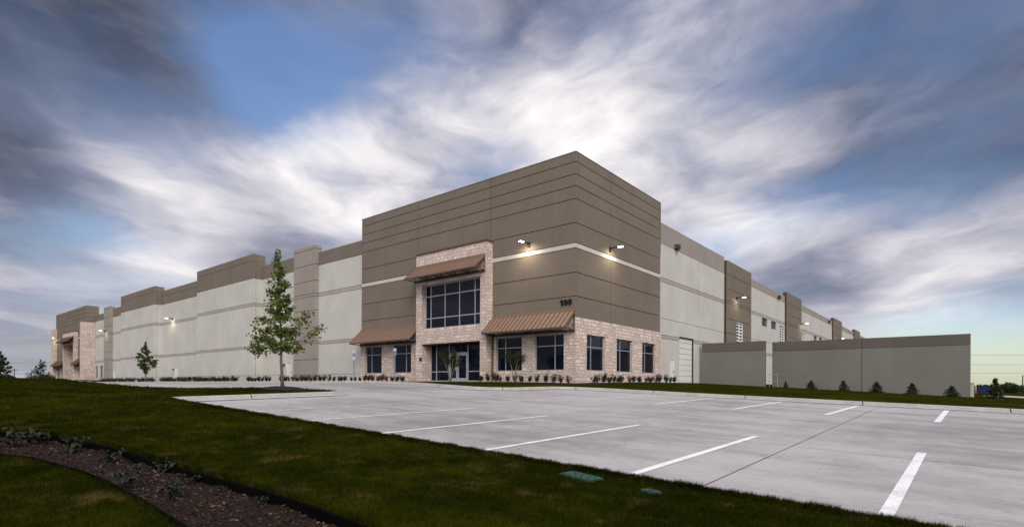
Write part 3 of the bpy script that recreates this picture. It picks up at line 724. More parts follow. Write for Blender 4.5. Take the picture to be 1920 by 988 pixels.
# wall lamps
def wall_lamp(pos, dirv, energy=45):
    p = Vector(pos); dv = Vector(dirv); side = Vector((-dv.y, dv.x, 0))
    mb = MB()
    def obox(mb, c, l, w_, h, m):   # oriented box: length along dv
        pts = [c+dv*(l/2*sx)+side*(w_/2*sy)+Vector((0, 0, h/2*sz)) for sz in (-1, 1) for sx, sy in ((-1,-1),(1,-1),(1,1),(-1,1))]
        i = len(mb.v); mb.v += [tuple(q) for q in pts]
        for q in ((0,3,2,1),(4,5,6,7),(0,1,5,4),(1,2,6,5),(2,3,7,6),(3,0,4,7)): mb.f.append(tuple(i+k for k in q)); mb.m.append(mb.mi(m))
    obox(mb, p+dv*.06+Vector((0, 0, -.06)), .12, .22, .34, 'dark_metal')
    mb.tube([p+dv*.1, p+dv*.35+Vector((0, 0, .04)), p+dv*.6+Vector((0, 0, .05))], [.07, .055, .05], 'dark_metal', 8)
    o = part(mb, 'wall_lamp', fixn=True)
    hd = MB(); obox(hd, p+dv*.86+Vector((0, 0, .06)), .46, .30, .06, 'dark_metal'); obox(hd, p+dv*.88+Vector((0, 0, .008)), .36, .22, .03, 'lamp_glow'); part(hd, 'lamp_head', o)
    L = bpy.data.lights.new('lamp_light', 'SPOT'); L.energy = energy*1.7; L.color = (1, .84, .60); L.spot_size = math.radians(165); L.spot_blend = .9; L.shadow_soft_size = .12
    lo = bpy.data.objects.new('lamp_light', L); C.objects.link(lo); lo.location = p+dv*.8+Vector((0, 0, -.12))
    lo.rotation_euler = (Vector((0, 0, 1))*1.0+dv*.45).to_track_quat('Z', 'Y').to_euler(); lo.parent = o
for x, y, z in ((-3.96,0,11.74),(-40.5,.30,11.45),(-73.63,.30,11.6),(-106.85,-.12,11.65)): wall_lamp((x, y, z), (0, -1, 0), 100 if x > -10 else 45)
wall_lamp((-140, YL, 11.9), (0, -1, 0), 35)
for y, x in ((4.62,0),(33.5,.12),(66.3,.12),(101,.12),(129,.12)): wall_lamp((x, y, 11.7), (1, 0, 0), 85 if y < 10 else 50)

# ---------------------------------------------------------------- truck-court screen walls
def screen_wall(y, x0, x1, cuts, label, zb=0):
    E_ = empty('screen_wall', ((x0+x1)/2, y, 1)); tag(E_, label, 'wall', 'screen walls of the truck court')
    mb = MB(); panelwall(mb, 'A', y, x0, x1, [-.5, 4.95], cuts, lambda z: 'fence_grey', g=.05, gm='fence_cap'); part(mb, 'wall_panel', E_)
    mb = MB(); panelwall(mb, 'A', y-.02, x0-.0, x1, [4.97, 5.82], cuts, lambda z: 'fence_cap', g=.05, gm='fence_cap', depth=.34); part(mb, 'cap_band', E_)
screen_wall(22.8, .14, 6.05, [], 'short grey concrete screen wall with brown top band beside the roll-up door')
screen_wall(25.0, 6.12, 20.61, [13.37], 'long grey concrete screen wall with brown top band behind the row of small conifers')
rl = empty('railing', (6.2, 23.6, 1.4)); tag(rl, 'thin metal railing in the gap between the two grey screen walls', 'railing')
for x in (6.15, 6.85):
    mb = MB(); mb.tube([(x, 23.9, .8), (x, 23.9, 2.75)], .025, 'aluminium', 6); mb.build('post', rl)
for z in (1.5, 2.1, 2.72):
    mb = MB(); mb.tube([(6.0, 23.9, z), (7.0, 23.9, z)], .02, 'aluminium', 6); mb.build('rail', rl)
lw = MB(); lw.box(20.62, 20.86, 27.2, 27.6, -.5, 1.92, 'cream'); lw.box(20.60, 20.88, 27.18, 27.62, 1.92, 1.98, 'band'); tag(lw.build('stub_wall'), 'short pale concrete wall end just right of the long grey screen wall', 'wall')

# ---------------------------------------------------------------- signs
def acc_sign(x, y, z, label, two):
    E_ = empty('parking_sign', (x, y, z)); tag(E_, label, 'sign', 'accessible parking signs')
    mb = MB(); mb.box(x-.025, x+.025, y-.02, y+.02, z-.05, z+2.35, 'post_blue'); mb.build('post', E_)
    mb = MB(); mb.box(x-.155, x+.155, y-.032, y-.022, z+1.9, z+2.36, 'sign_white'); mb.box(x-.14, x+.14, y-.036, y-.0325, z+1.92, z+2.18, 'sign_blue')
    c = (x, y-.04, z+2.04)      # white wheelchair symbol
    def fl(pts): mb.prism([(x+a, z+2.04+b) for a, b in pts], 'y', y-.041, y-.0365, 'sign_white')
    fl([(-.03+.02*math.cos(t), .09+.02*math.sin(t)) for t in np.linspace(0, 6.28, 9)[:-1]])
    fl([(-.04,.06),(-.018,.06),(-.012,0),(.04,0),(.065,-.06),(.08,-.055),(.055,.018),(-.035,.018)])
    for k in range(8):
        t0, t1 = math.radians(110+k*30), math.radians(110+(k+1)*30)
        fl([(-.01+.055*math.cos(t0), -.03+.055*math.sin(t0)), (-.01+.055*math.cos(t1), -.03+.055*math.sin(t1)), (-.01+.038*math.cos(t1), -.03+.038*math.sin(t1)), (-.01+.038*math.cos(t0), -.03+.038*math.sin(t0))])
    pl = mb.build('sign_plate', E_)
    me = text_mesh('RESERVED\nPARKING', .055, 'sign_blue', .001)
    to = bpy.data.objects.new('lettering', me); C.objects.link(to); to.matrix_world = Matrix.Translation((x, y-.034, z+2.29)) @ Matrix.Rotation(math.pi/2, 4, 'X'); to.parent = pl
    if two:
        mb = MB(); mb.box(x-.155, x+.155, y-.032, y-.022, z+1.68, z+1.86, 'sign_white'); p2_ = mb.build('lower_plate', E_)
        me = text_mesh('VAN\nACCESSIBLE', .05, 'sign_blue', .001); to = bpy.data.objects.new('lettering', me); C.objects.link(to); to.matrix_world = Matrix.Translation((x, y-.034, z+1.79)) @ Matrix.Rotation(math.pi/2, 4, 'X'); to.parent = p2_
acc_sign(-15.7, -6.6, float(Gz(-15.7, -6.6))+.12, 'accessible parking sign with a second small plate in front of the cream wall', True)
acc_sign(-11.0, -6.4, float(Gz(-11, -6.4))+.12, 'blue and white accessible parking sign in front of the stone wall, single plate', False)

# ---------------------------------------------------------------- foliage helpers
def leaf_quads(P, size, jit=.4, flat=0., aspect=.7):
    """P (n,3) leaf centres -> quads (diamond leaves) of random direction"""
    n = len(P); a = rng.normal(size=(n, 3)); a[:, 2] *= (1-flat); a /= np.linalg.norm(a, axis=1)[:, None]
    b = rng.normal(size=(n, 3)); b -= (b*a).sum(1)[:, None]*a; b /= np.linalg.norm(b, axis=1)[:, None]
    s = size*(1+jit*(rng.random(n)-.5)*2)[:, None]; a = a*s*.5; b = b*s*.5*aspect
    V = np.stack([P-a, P-b*1.0+a*.1, P+a, P+b*1.0+a*.1], 1).reshape(-1, 3); F = np.arange(4*n).reshape(n, 4); return V, F
def tree(name, base, H, R, label, cat='tree', group=None, leafmat='leaf', bark='bark', nleaf=5000, leaf=.10, clear=.27, rt=.07, branches=26, profile=None, seed=1, lean=0, special=()):
    global rng; rng = np.random.default_rng(seed); rr = random.Random(seed)
    E_ = empty(name, base); tag(E_, label, cat, group); b0 = Vector(base)
    tk = MB(); n = 9; pts = [b0+Vector((lean*(k/n)**1.5*H+.03*math.sin(k*1.3), .03*math.cos(k*1.7), H*.97*k/n-.05)) for k in range(n+1)]
    tk.tube(pts, [rt*1.25]+[rt*(1-.9*k/n) for k in range(1, n+1)], bark, 8)
    LP = []
    prof = profile or (lambda t: (1-t)**.8*(.35+.65*min(1, t*6)))
    def at(t): q = t*n; i = min(int(q), n-1); return pts[i].lerp(pts[i+1], q-i)
    brs = []
    for k in range(branches):
        t = (k+.5)/branches; h = clear+(1-clear)*t*.97; az = k*2.399+rr.uniform(-.4, .4)
        brs.append((h, az, R*prof(t)*rr.uniform(.7, 1.15), rr.uniform(.35, .8)))
    brs += list(special)
    for h, az, L, rise in brs:
        s0 = at(h); e = s0+Vector((math.cos(az)*L, math.sin(az)*L, L*rise)); mid = s0.lerp(e, .5)+Vector((0, 0, -.06*L))
        tk.tube([s0, mid, e], [rt*.3*(1.1-h)+.004, rt*.2*(1.1-h)+.003, .003], bark, 5, cap=False)
        m_ = max(6, int(nleaf*L/sum(b_[2] for b_ in brs)))
        nc = max(3, int(L/.16)); per = max(2, m_//nc)
        for c in range(nc):
            f = rr.uniform(.12, 1.08); q = s0.lerp(mid, f*2) if f < .5 else mid.lerp(e, (f-.5)*2)
            rad = .11+.10*L*(1-abs(f-.55)); q = np.array(q)+np.array([rr.gauss(0, rad*.5), rr.gauss(0, rad*.5), rr.gauss(0, rad*.35)])
            LP.append(q+rng.normal(size=(per, 3))*np.array([rad*.55, rad*.55, rad*.45]))
    top = np.array(at(1.0)); LP.append(top+rng.normal(size=(max(10, nleaf//60), 3))*np.array([.08, .08, .17]))
    tk.build('trunk', E_, smooth=True)
    P = np.concatenate(LP); V, F = leaf_quads(P, leaf)
    np_mesh('crown', V, F, [leafmat], parent=E_)
    return E_
rx, ry = right.x, right.y; azr = math.atan2(ry, rx)       # azimuth of the picture's right
tree('maple_tree', (-1.95, -19.45, float(groundz(-1.95, -19.45))-.02), 5.85, 1.15, 'slender young maple tree with bright green leaves in a dark mulch ring on the island', nleaf=4000, leaf=.12, clear=.28, rt=.07, branches=30, seed=3,
     special=[(.29, azr+math.pi, 1.4, .12), (.31, azr+math.pi-.2, 1.3, .40), (.34, azr+math.pi+.1, 1.25, .80), (.33, azr+.1, 1.5, .45), (.40, azr-.15, 1.3, .72), (.30, azr, .9, .12)],
     lean=-.06, profile=lambda t: .30+.42*math.sin(math.pi*min(1, t*1.25+.12))*(1-t)**.35 if t < .8 else .30*(1-t)/.2*1.2+.05)
tree('maple_tree', (-63.4, -6.3, float(groundz(-63.4, -6.3))-.02), 5.6, 1.75, 'small young tree with tiered dark crown standing against the cream wall', nleaf=2600, leaf=.20, clear=.26, rt=.07, branches=22, seed=8, leafmat='far_tree_leaf')
tree('young_tree', (-109.7, -14.7, 1.75), 5.4, 2.3, 'dark loose tree cut by the left edge of the photo', nleaf=2600, leaf=.24, clear=.12, rt=.08, branches=22, seed=11, leafmat='dark_leaf')
tree('young_tree', (-134.0, -5.2, 1.7), 5.1, 2.0, 'thin airy young tree beyond the lawn, left of the far entrance', nleaf=1300, leaf=.20, clear=.2, rt=.07, branches=22, seed=15, leafmat='dark_leaf')
def myrtle(base, H, label, seed, spread):
    global rng; rng = np.random.default_rng(seed); rr = random.Random(seed); E_ = empty('crape_myrtle', base); tag(E_, label, 'small tree', 'small multi-stem trees planted in front of the entrance'); b0 = Vector(base)
    tk = MB(); LP = []
    for k in range(5):
        az = azr+(k-2)*.5+(math.pi if k % 2 else 0); L = spread*rr.uniform(.45, .9)
        e = b0+Vector((math.cos(az)*L, math.sin(az)*L, H*rr.uniform(.72, .95))); mid = b0.lerp(e, .5)+Vector((0, 0, .1))
        tk.tube([b0+Vector((0, 0, -.05)), mid, e], [.024, .017, .006], 'pale_bark', 6)
        for c in range(9):
            q = np.array(mid.lerp(e, rr.uniform(.35, 1.05))); LP.append(q+rng.normal(size=(55, 3))*np.array([.15, .15, .14]))
    tk.build('trunk', E_, smooth=True); V, F = leaf_quads(np.concatenate(LP), .075); np_mesh('crown', V, F, ['myrtle_leaf'], parent=E_)
myrtle((-9.0, -2.9, 1.84), 2.35, 'small dark multi-stem tree standing in front of the glass entrance doors', 5, .75)
myrtle((-3.45, -2.2, 1.84), 2.15, 'small multi-stem tree in front of the window just right of the entrance', 6, .65)

# bedding shrubs
def shrub_proto(name, H, R, n, leafm, leaf, seed, cone=False):
    global rng; rng = np.random.default_rng(seed); E_ = empty(name, (0, 0, 0)); rr = random.Random(seed)
    st = MB(); LP = []
    for k in range(6):
        az = rr.uniform(0, 6.28); L = R*rr.uniform(.3, .9); e = Vector((math.cos(az)*L, math.sin(az)*L, H*rr.uniform(.6, 1)))
        st.tube([(0, 0, -.05), tuple(e*.5), tuple(e)], [.012, .008, .003], 'bark', 4, cap=False)
        if not cone:
            LP.append(np.array(e)*np.linspace(.35, 1, n//6)[:, None]+rng.normal(size=(n//6, 3))*np.array([R*.2, R*.2, H*.09]))
    if cone:
        t = rng.random(n)**1.3; az = rng.random(n)*6.28; lay = .75+.25*np.sin(t*22)
        r = R*(1-t**1.7)**.85*(.30+.70*rng.random(n)**.5)*lay*(1+.25*np.sin(az*3+t*5)); LP = [np.stack([r*np.cos(az), r*np.sin(az), .05+H*t*.98], -1)+rng.normal(size=(n, 3))*.035]
    P = np.concatenate(LP); P[:, 2] = np.abs(P[:, 2]); V, F = leaf_quads(P, leaf)
    st.build('stems', E_); np_mesh('foliage', V, F, [leafm], parent=E_); return E_
def place_row(protos, spots, label, cat, group, smin_, smax_, used):
    for i, (x, y) in enumerate(spots):
        k = random.randrange(len(protos)); pr = protos[k]; z = float(groundz(x, y))-.01; s = random.uniform(smin_, smax_)
        lb = label[i] if isinstance(label, list) else label
        if k not in used:
            pr.location = (x, y, z); pr.scale = (s,)*3; used.add(k); pr['label'] = lb; pr['category'] = cat; pr['group'] = group
        else:
            c = copy_tree(pr, (x, y, z), lb, random.uniform(0, 6.28), s); c['category'] = cat; c['group'] = group
protos = [shrub_proto('bedding_shrub', .62, .26, 330, 'shrub_leaf', .085, 21), shrub_proto('bedding_shrub', .68, .24, 280, 'purple_leaf', .08, 22), shrub_proto('bedding_shrub', .58, .30, 360, 'shrub_leaf', .09, 23)]
protos_far = [shrub_proto('bedding_shrub', .62, .42, 220, 'shrub_leaf', .14, 24), shrub_proto('bedding_shrub', .68, .36, 180, 'shrub_leaf', .13, 25)]
used = set(); used2 = set()
sA = [-7.11,-6.41,-5.72,-5.21,-4.6,-3.9,-3.27,-2.6,-1.89,-1.25,-.53,-.01,.54]
place_row(protos, [(x, -1.6+random.uniform(-.12, .12)) for x in sA], 'small leafy shrub below the stone wall right of the glass entrance doors', 'shrub', 'shrubs below the front stone wall', .75, 1.15, used)
sB = [.15,.75,1.54,2.18,2.68,3.36,3.96,4.95,6.07,6.84,7.85,8.89,9.75,10.63,11.44,12.3,13.2]
place_row(protos, [(1.35+random.uniform(-.12, .12), y) for y in sB], 'small leafy shrub below the three windows of the right-hand stone wall', 'shrub', 'shrubs below the side stone wall', .8, 1.15, used)
sL = [-24.39,-23.69,-22.84,-22.25,-21.59,-20.94,-20.3,-19.75,-18.9,-18.37,-17.63,-17.05,-16.4,-15.76]
place_row(protos, [(x, -2.0+random.uniform(-.12, .12)) for x in sL], 'small leafy shrub below the stone wall left of the glass entrance', 'shrub', 'shrubs left of the entrance', .75, 1.1, used)
sF = [(x, -1.6) for x in np.arange(-36.5, -25.2, .85)]+[(x, -1.4) for x in np.arange(-44.5, -39.4, .85)]
place_row(protos, sF, 'small dark shrub at the foot of the cream wall behind the maple', 'shrub', 'shrubs at the foot of the near cream wall', .85, 1.2, used)
sG = [(x, -2.2) for x in np.arange(-70, -45.5, .95)]
place_row(protos_far, sG, 'dense low shrub at the foot of the first projecting cream wall section', 'shrub', 'shrubs at the foot of the projecting wall', .8, 1.1, used2)
sH = [(x, -2.0) for x in list(np.arange(-81.5, -74, .95))+list(np.arange(-102, -83.5, 1.0))]
place_row(protos_far, sH, 'dense low shrub far off along the cream wall, near the small tree', 'shrub', 'far shrubs along the cream wall', .8, 1.1, used2)
cp_ = [shrub_proto('conifer_shrub', .80, .44, 900, 'dark_leaf', .095, 31, True), shrub_proto('conifer_shrub', .72, .50, 950, 'dark_leaf', .095, 32, True)]
names = ['smallest, leftmost dark conifer of the row before the long grey screen wall', 'second small dark conifer from the left in front of the grey screen wall', 'third small dark conifer from the left, just left of the grey wall joint',
         'fourth small dark conifer from the left, just right of the grey wall joint', 'fifth small dark conifer from the left in front of the grey screen wall', 'rounded dark conifer nearest the right end of the long grey screen wall']
used3 = set()
for i, ((x, s_), nm_) in enumerate(zip(((8.1,.72),(10.1,.95),(12.5,1.0),(14.8,1.12),(17.1,1.05),(19.5,1.05)), names)):
    k = i % 2; pr = cp_[k]; z = float(groundz(x, 21.5))-.03; wx = (.72 if i == 0 else 1)*s_
    if k not in used3: pr.location = (x, 21.5, z); pr.scale = (wx, wx, s_); pr['label'] = nm_; used3.add(k); c = pr
    else: c = copy_tree(pr, (x, 21.5, z), nm_, i*1.1, (wx, wx, s_))
    c['category'] = 'conifer'; c['group'] = 'small conifers along the screen wall'
c = copy_tree(cp_[0], (21.95, 21.5, float(groundz(21.95, 21.5))-.03), 'tallest dark conifer, alone right of the grey screen wall near the blue dumpster', .5, (1.15, 1.15, 1.75)); c['category'] = 'conifer'; c['group'] = 'small conifers along the screen wall'

# mulch ring of the island tree and its dark tips; planting-bed mulch by the building
def disc(name, cx, cy, rx_, ry_, h, m, jag=.12, n=36, seed=1):
    rr = random.Random(seed); mb = MB(); ring = []
    for lv, (k, hh) in enumerate(((1, -.02), (.8, h*.6), (.5, h), (.0, h*1.05))):
        ring.append([(cx+math.cos(2*math.pi*j/n)*rx_*k*(1+rr.uniform(-jag, jag)*(k > .3)), cy+math.sin(2*math.pi*j/n)*ry_*k*(1+rr.uniform(-jag, jag)*(k > .3)), hh+rr.uniform(-.02, .02)*(k > 0)) for j in range(n)])
    for lv in range(3):
        for j in range(n):
            q = [ring[lv][j], ring[lv][(j+1) % n], ring[lv+1][(j+1) % n], ring[lv+1][j]]
            mb.face([(a_, b_, float(groundz(a_, b_))+c_) for a_, b_, c_ in q], m)
    return mb.build(name, smooth=True)
tag(disc('mulch_ring', -1.75, -19.5, 1.15, .8, .09, 'dark_mulch', seed=4), 'dark mulch ring around the foot of the island maple', 'mulch', kind='stuff')
bedpoly = [(1.9,-1.0),(1.9,13.2),(.08,13.2),(.08,-.08),(-7.4,-.08),(-7.4,-.9),(-15.5,-.9),(-15.5,-.08),(-24.2,-.08),(-24.2,-2.6),(-15,-3.4),(-7,-3.2),(-1,-3.0),(1,-2.6)]
sheet('planting_bed', bedpoly, 'dark_mulch', .012, -24, 1.8, -3.4, 13, .5, zf=groundz)

# ---------------------------------------------------------------- foreground bed
def bedz(x, y): return Gz(x, y)+.035
bs = sheet('mulch_bed', BED, 'mulch', .0, 3, 17.5, -32.2, -28, .1, kind='stuff', zf=lambda x, y: bedz(x, y)+.02*np.sin(x*7)*np.sin(y*9)); tag(bs, 'brown wood-chip mulch filling the edged strip in the dark lawn', 'mulch')
def edging(pts, label, z0, z1, wd=.02):
    mb = MB(); strip(mb, pts, [(-wd, z0), (-wd, z1), (wd, z1), (wd, z0)], 'edging'); tag(mb.build('lawn_edging'), label, 'edging', 'strips of black lawn edging')
edging(BT, 'black lawn edging painted as the shadow band between the mulch strip and the main lawn', -.05, .125, .02); edging(BL, 'thin black lawn edging on the near lower side of the mulch strip', -.05, .15, .012)  # upper strip: shade along the lawn edge put into its black colour
# chips
n = 20000; X = rng.uniform(5.5, 17, n); Y = rng.uniform(-31, -28, n); k = sd_poly(BED, X, Y) < -.03; X, Y = X[k], Y[k]; n = len(X)
P = np.stack([X, Y, bedz(X, Y)+.02*np.sin(X*7)*np.sin(Y*9)+rng.uniform(.002, .022, n)], -1)
V, F = leaf_quads(P, .042, .7, .55, .32); ch = np_mesh('wood_chips', V, F, ['chip_a', 'chip_b', 'chip_c'], rng.choice(3, n, p=[.5, .1, .4])); tag(ch, 'loose wood chips scattered on the mulch strip', 'wood chips', kind='stuff')

# lawn blades: dense near the camera
def lawn_ok(X, Y): return (sd_poly(LOT, X, Y) > .10) & (sd_poly(BED, X, Y) > .01)
N = 420000; u_ = rng.uniform(-1.0, 1.0, N)*.98; dep = 3.6*(34/3.6)**rng.random(N)
px_ = CAM.x+FWD.x*dep+right.x*u_*dep; py_ = CAM.y+FWD.y*dep+right.y*u_*dep
k = lawn_ok(px_, py_) & (py_ < -17); px_, py_, dep = px_[k], py_[k], dep[k]
# extra fringe hanging over the edge of the paving
M_ = 110000; fx = rng.uniform(1.2, 24, M_); fy = -24.74-.02*np.sin(fx*3.1+np.sin(fx*7))-.015*np.sin(fx*11)-rng.random(M_)*.24
px_ = np.concatenate([px_, fx]); py_ = np.concatenate([py_, fy]); dep = np.concatenate([dep, np.hypot(fx-CAM.x, fy-CAM.y)])
nb2 = 30000; tt = rng.random(nb2)*(len(BT)-1); i2 = tt.astype(int); BA = np.array(BT); qq = BA[i2]+(BA[i2+1]-BA[i2])*(tt-i2)[:, None]
px_ = np.concatenate([px_, qq[:, 0]+rng.normal(0, .01, nb2)]); py_ = np.concatenate([py_, qq[:, 1]+.025+np.abs(rng.normal(0, .03, nb2))]); dep = np.concatenate([dep, np.hypot(qq[:, 0]-CAM.x, qq[:, 1]-CAM.y)])
n = len(px_); tuft = .5+.5*np.sin(px_*5.1+np.sin(py_*4.3)*2)*np.sin(py_*6.3)
h = (.016+.036*rng.random(n)**2+.018*tuft)*(1+dep*.01); wd = np.maximum(.0035, dep*.0010)*(1+.4*rng.random(n)); an = rng.random(n)*6.283; h *= 1+(.1+.22*np.sin(px_*9.7+np.sin(px_*23)*1.5))*(np.abs(py_+24.86) < .15); lean = h*(rng.random(n)*.9)
la = rng.random(n)*6.283; pz_ = np.maximum(groundz(px_, py_), np.where(np.abs(py_+24.86) < .20, Gz(px_, py_)+.02+.12*sst(-24.74, -24.86, py_), -9))-.004
ex, ey = np.cos(an)*wd/2, np.sin(an)*wd/2
V = np.stack([np.stack([px_-ex, py_-ey, pz_], -1), np.stack([px_+ex, py_+ey, pz_], -1), np.stack([px_+np.cos(la)*lean, py_+np.sin(la)*lean, pz_+h], -1)], 1).reshape(-1, 3)
gr = np_mesh('grass', V, np.arange(3*n).reshape(n, 3), ['grass']); tag(gr, 'short dark green mown grass of the foreground lawn', 'grass', kind='stuff')

# seedlings in the bed
def seedling(x, y, s, label, seed, nst=4):
    rr = random.Random(seed); z = float(bedz(x, y)); E_ = empty('seedling', (x, y, z)); tag(E_, label, 'plant', 'leafy seedlings in the mulch strip')
    st = MB(); lf = MB()
    for k in range(nst):
        az = rr.uniform(0, 6.28); L = s*rr.uniform(.2, .75); H = s*rr.uniform(.35, .8); e = Vector((x+math.cos(az)*L, y+math.sin(az)*L, z+H))
        st.tube([(x, y, z), tuple(Vector((x, y, z)).lerp(e, .5)+Vector((0, 0, .03*s))), tuple(e)], [.005, .004, .003], 'seedling_leaf', 5, cap=False)
        for q in range(7):
            f = rr.uniform(.45, 1.0); b0 = Vector((x, y, z)).lerp(e, f); a2 = rr.uniform(0, 6.28); LL = s*rr.uniform(.22, .38); Wd = LL*.30; dr = rr.uniform(-.5, .35)
            dv = Vector((math.cos(a2), math.sin(a2), dr)).normalized(); sd_ = dv.cross(Vector((0, 0, 1))).normalized()
            p1_ = b0+dv*LL*.4+Vector((0, 0, LL*.10)); tip = b0+dv*LL-Vector((0, 0, LL*.18)); mid2 = b0+dv*LL*.75
            lf.face([b0, p1_-sd_*Wd+Vector((0, 0, .01)), p1_], 'seedling_leaf'); lf.face([b0, p1_, p1_+sd_*Wd+Vector((0, 0, .01))], 'seedling_leaf')
            lf.face([p1_-sd_*Wd+Vector((0, 0, .01)), tip, p1_], 'seedling_leaf'); lf.face([p1_, tip, p1_+sd_*Wd+Vector((0, 0, .01))], 'seedling_leaf')
    st.build('stem', E_); lf.build('leaves', E_, smooth=True)
SD = [(8.9,-29.30,.42,'broad dark seedling clump at the far left end of the mulch strip'),(8.66,-28.96,.36,'seedling clump at the left end of the mulch strip, against the upper edging'),(9.98,-28.80,.34,'leafy seedling leaning over the upper edging, third from the left'),
      (11.22,-28.70,.28,'low seedling in the upper left part of the mulch strip'),(12.43,-28.42,.26,'seedling touching the upper edging at the middle of the mulch strip'),(13.21,-28.45,.20,'small upright seedling just below the upper edging, right of the middle'),
      (12.99,-28.96,.30,'wide leafy seedling beside the lower edging'),(13.8,-28.80,.26,'sprawling seedling in the middle of the bright wood chips'),(13.93,-28.33,.10,'tiny seedling below the upper edging'),
      (14.69,-28.34,.16,'rightmost upright seedling, close to the upper edging'),(15.40,-28.42,.08,'tiny sprout at the lower right of the mulch strip'),(13.45,-28.68,.13,'tiny seedling between the chips, left of the sprawling one')]
for i, (x, y, s_, lb) in enumerate(SD): seedling(x, y, s_, lb, 40+i, 6 if s_ > .25 else 3)

# irrigation boxes
def valve_box(cx, cy, lx, ly, rz, label, rnd=False):
    z = float(groundz(cx, cy)); E_ = empty('valve_box', (cx, cy, z)); tag(E_, label, 'valve box', 'green irrigation boxes in the lawn')
    c, s = math.cos(rz), math.sin(rz)
    if rnd: poly = [(lx*math.cos(t), ly*math.sin(t)) for t in np.linspace(0, 2*math.pi, 25)[:-1]]
    else:
        poly = []; r = .03
        for sx, sy, t0 in ((1,1,0),(-1,1,90),(-1,-1,180),(1,-1,270)):
            for t in (0, 30, 60, 90): an_ = math.radians(t0+t); poly.append((sx*(lx-r)+r*math.cos(an_), sy*(ly-r)+r*math.sin(an_)))
    sl = .041; zz = lambda x, y: z-.041*x+.0235*y
    for nm_, k, a_, b_ in (('collar', 1.08, -.05, .008), ('lid', 1.0, .009, .020)):
        mb = MB(); pp = [(cx+(x*c-y*s)*k, cy+(x*s+y*c)*k, x*c-y*s, x*s+y*c) for x, y in poly]
        mb.face([(p[0], p[1], zz(p[2], p[3])+b_) for p in pp], 'green_plastic')
        for q in range(len(pp)):
            p, r_ = pp[q], pp[(q+1) % len(pp)]; mb.face([(p[0], p[1], zz(p[2], p[3])+a_), (r_[0], r_[1], zz(r_[2], r_[3])+a_), (r_[0], r_[1], zz(r_[2], r_[3])+b_), (p[0], p[1], zz(p[2], p[3])+b_)], 'green_plastic')
        if nm_ == 'lid':
            for q in (-.5, 0, .5): mb.box(cx-.012, cx+.012, cy+q*ly*1.2-.01, cy+q*ly*1.2+.01, z+.01, z+.024, 'dark_metal')
        mb.build(nm_, E_)
valve_box(16.5, -25.33, .245, .12, math.radians(-12), 'larger rectangular green irrigation valve box lid in the lawn near the paving')
valve_box(17.45, -25.45, .11, .07, 0, 'smaller round green irrigation lid in the lawn, right of the larger one', True)

# ---------------------------------------------------------------- background
def bush(name, c, R, H, n, leaf, label, cat, seed, lumps=7, m='dark_leaf'):
    global rng; rng = np.random.default_rng(seed); E_ = empty(name, c); tag(E_, label, cat); rr = random.Random(seed); LP = []; tk = MB()
    for k in range(lumps):
        lx_ = rr.uniform(-1, 1)*R; q = np.array([c[0]+right.x*lx_+FWD.x*rr.uniform(-.3, .3)*R, c[1]+right.y*lx_+FWD.y*rr.uniform(-.3, .3)*R, c[2]+H*rr.uniform(.25, .62)])
        rad = H*rr.uniform(.28, .42); v = rng.normal(size=(n//lumps, 3)); v /= np.linalg.norm(v, axis=1)[:, None]; LP.append(q+v*rad*(.55+.5*rng.random((n//lumps, 1)))*np.array([1.15, 1.15, .9]))
        tk.tube([(q[0], q[1], c[2]-.3), tuple(q)], [H*.03, H*.015], 'bark', 5)
    P = np.concatenate(LP); P[:, 2] = np.maximum(P[:, 2], c[2]-.2); V, F = leaf_quads(P, leaf); tk.build('stems', E_); np_mesh('foliage', V, F, [m], parent=E_)
def at(x, dep_): r_ = ray(x, 722); k = dep_/(r_.dot(FWD)); return (CAM.x+r_.x*k, CAM.y+r_.y*k)
def atz(x, dep_, z=None): a_ = at(x, dep_); return (a_[0], a_[1], float(groundz(*a_)) if z is None else z)
bush('bush', atz(1898, 120, -.3), 3.2, 3.2, 3200, .32, 'large rounded dark bush beyond the drive, right of the blue dumpster', 'bush', 51)
bush('bush', atz(1868, 130, -.3), 1.8, 2.4, 1800, .32, 'lower dark bush behind the lone conifer, left of the big bush', 'bush', 52)
bush('bush', atz(1836, 140, -.3), 1.6, 2.3, 1500, .32, 'small dark bush behind the blue dumpster', 'bush', 53)
bush('bush', atz(1940, 125, -.3), 3.5, 2.2, 2600, .32, 'low dark bush at the right edge of the photo', 'bush', 54)
bush('bush', atz(89, 112, 1.5), .7, 2.2, 1300, .3, 'small bushy plant between the thin tree and the far entrance', 'bush', 55)
bush('bush', atz(52, 150, .9), 2.2, 2.2, 2200, .36, 'dark low bush on the horizon left of the thin tree', 'bush', 56)
bush('bush', atz(8, 140, 1.2), 2.6, 3.0, 2600, .36, 'dark bush on the horizon at the left edge', 'bush', 57)
bush('bush', atz(65, 150, 1.0), .25, 4.6, 900, .3, 'narrow dark bush like a pillar beside the thin tree', 'bush', 58, 5)
# distant tree line
def treeline(x0, x1, dep_, H, label, seed):
    global rng; rng = np.random.default_rng(seed); n = 9000; xx = rng.uniform(x0, x1, n); hh = H*(.55+.3*np.sin(xx*.11+seed)+.2*np.sin(xx*.31)); LP = []
    r0 = np.array([at(x, dep_) for x in np.linspace(x0, x1, 60)]); f = (xx-x0)/(x1-x0)*59; i = np.clip(f.astype(int), 0, 58); q = r0[i]+(r0[i+1]-r0[i])*(f-i)[:, None]
    P = np.stack([q[:, 0]+rng.normal(0, 4, n), q[:, 1]+rng.normal(0, 4, n), -1+rng.random(n)**.8*(hh+2.2)], -1); V, F = leaf_quads(P, 1.3)
    tag(np_mesh('tree_line', V, F, ['dark_leaf']), label, 'tree line', kind='stuff')
treeline(-80, 110, 380, 4.2, 'dark far-off tree line on the left horizon', 61); treeline(1815, 2050, 300, 1.8, 'dark far-off tree line on the right horizon', 62)
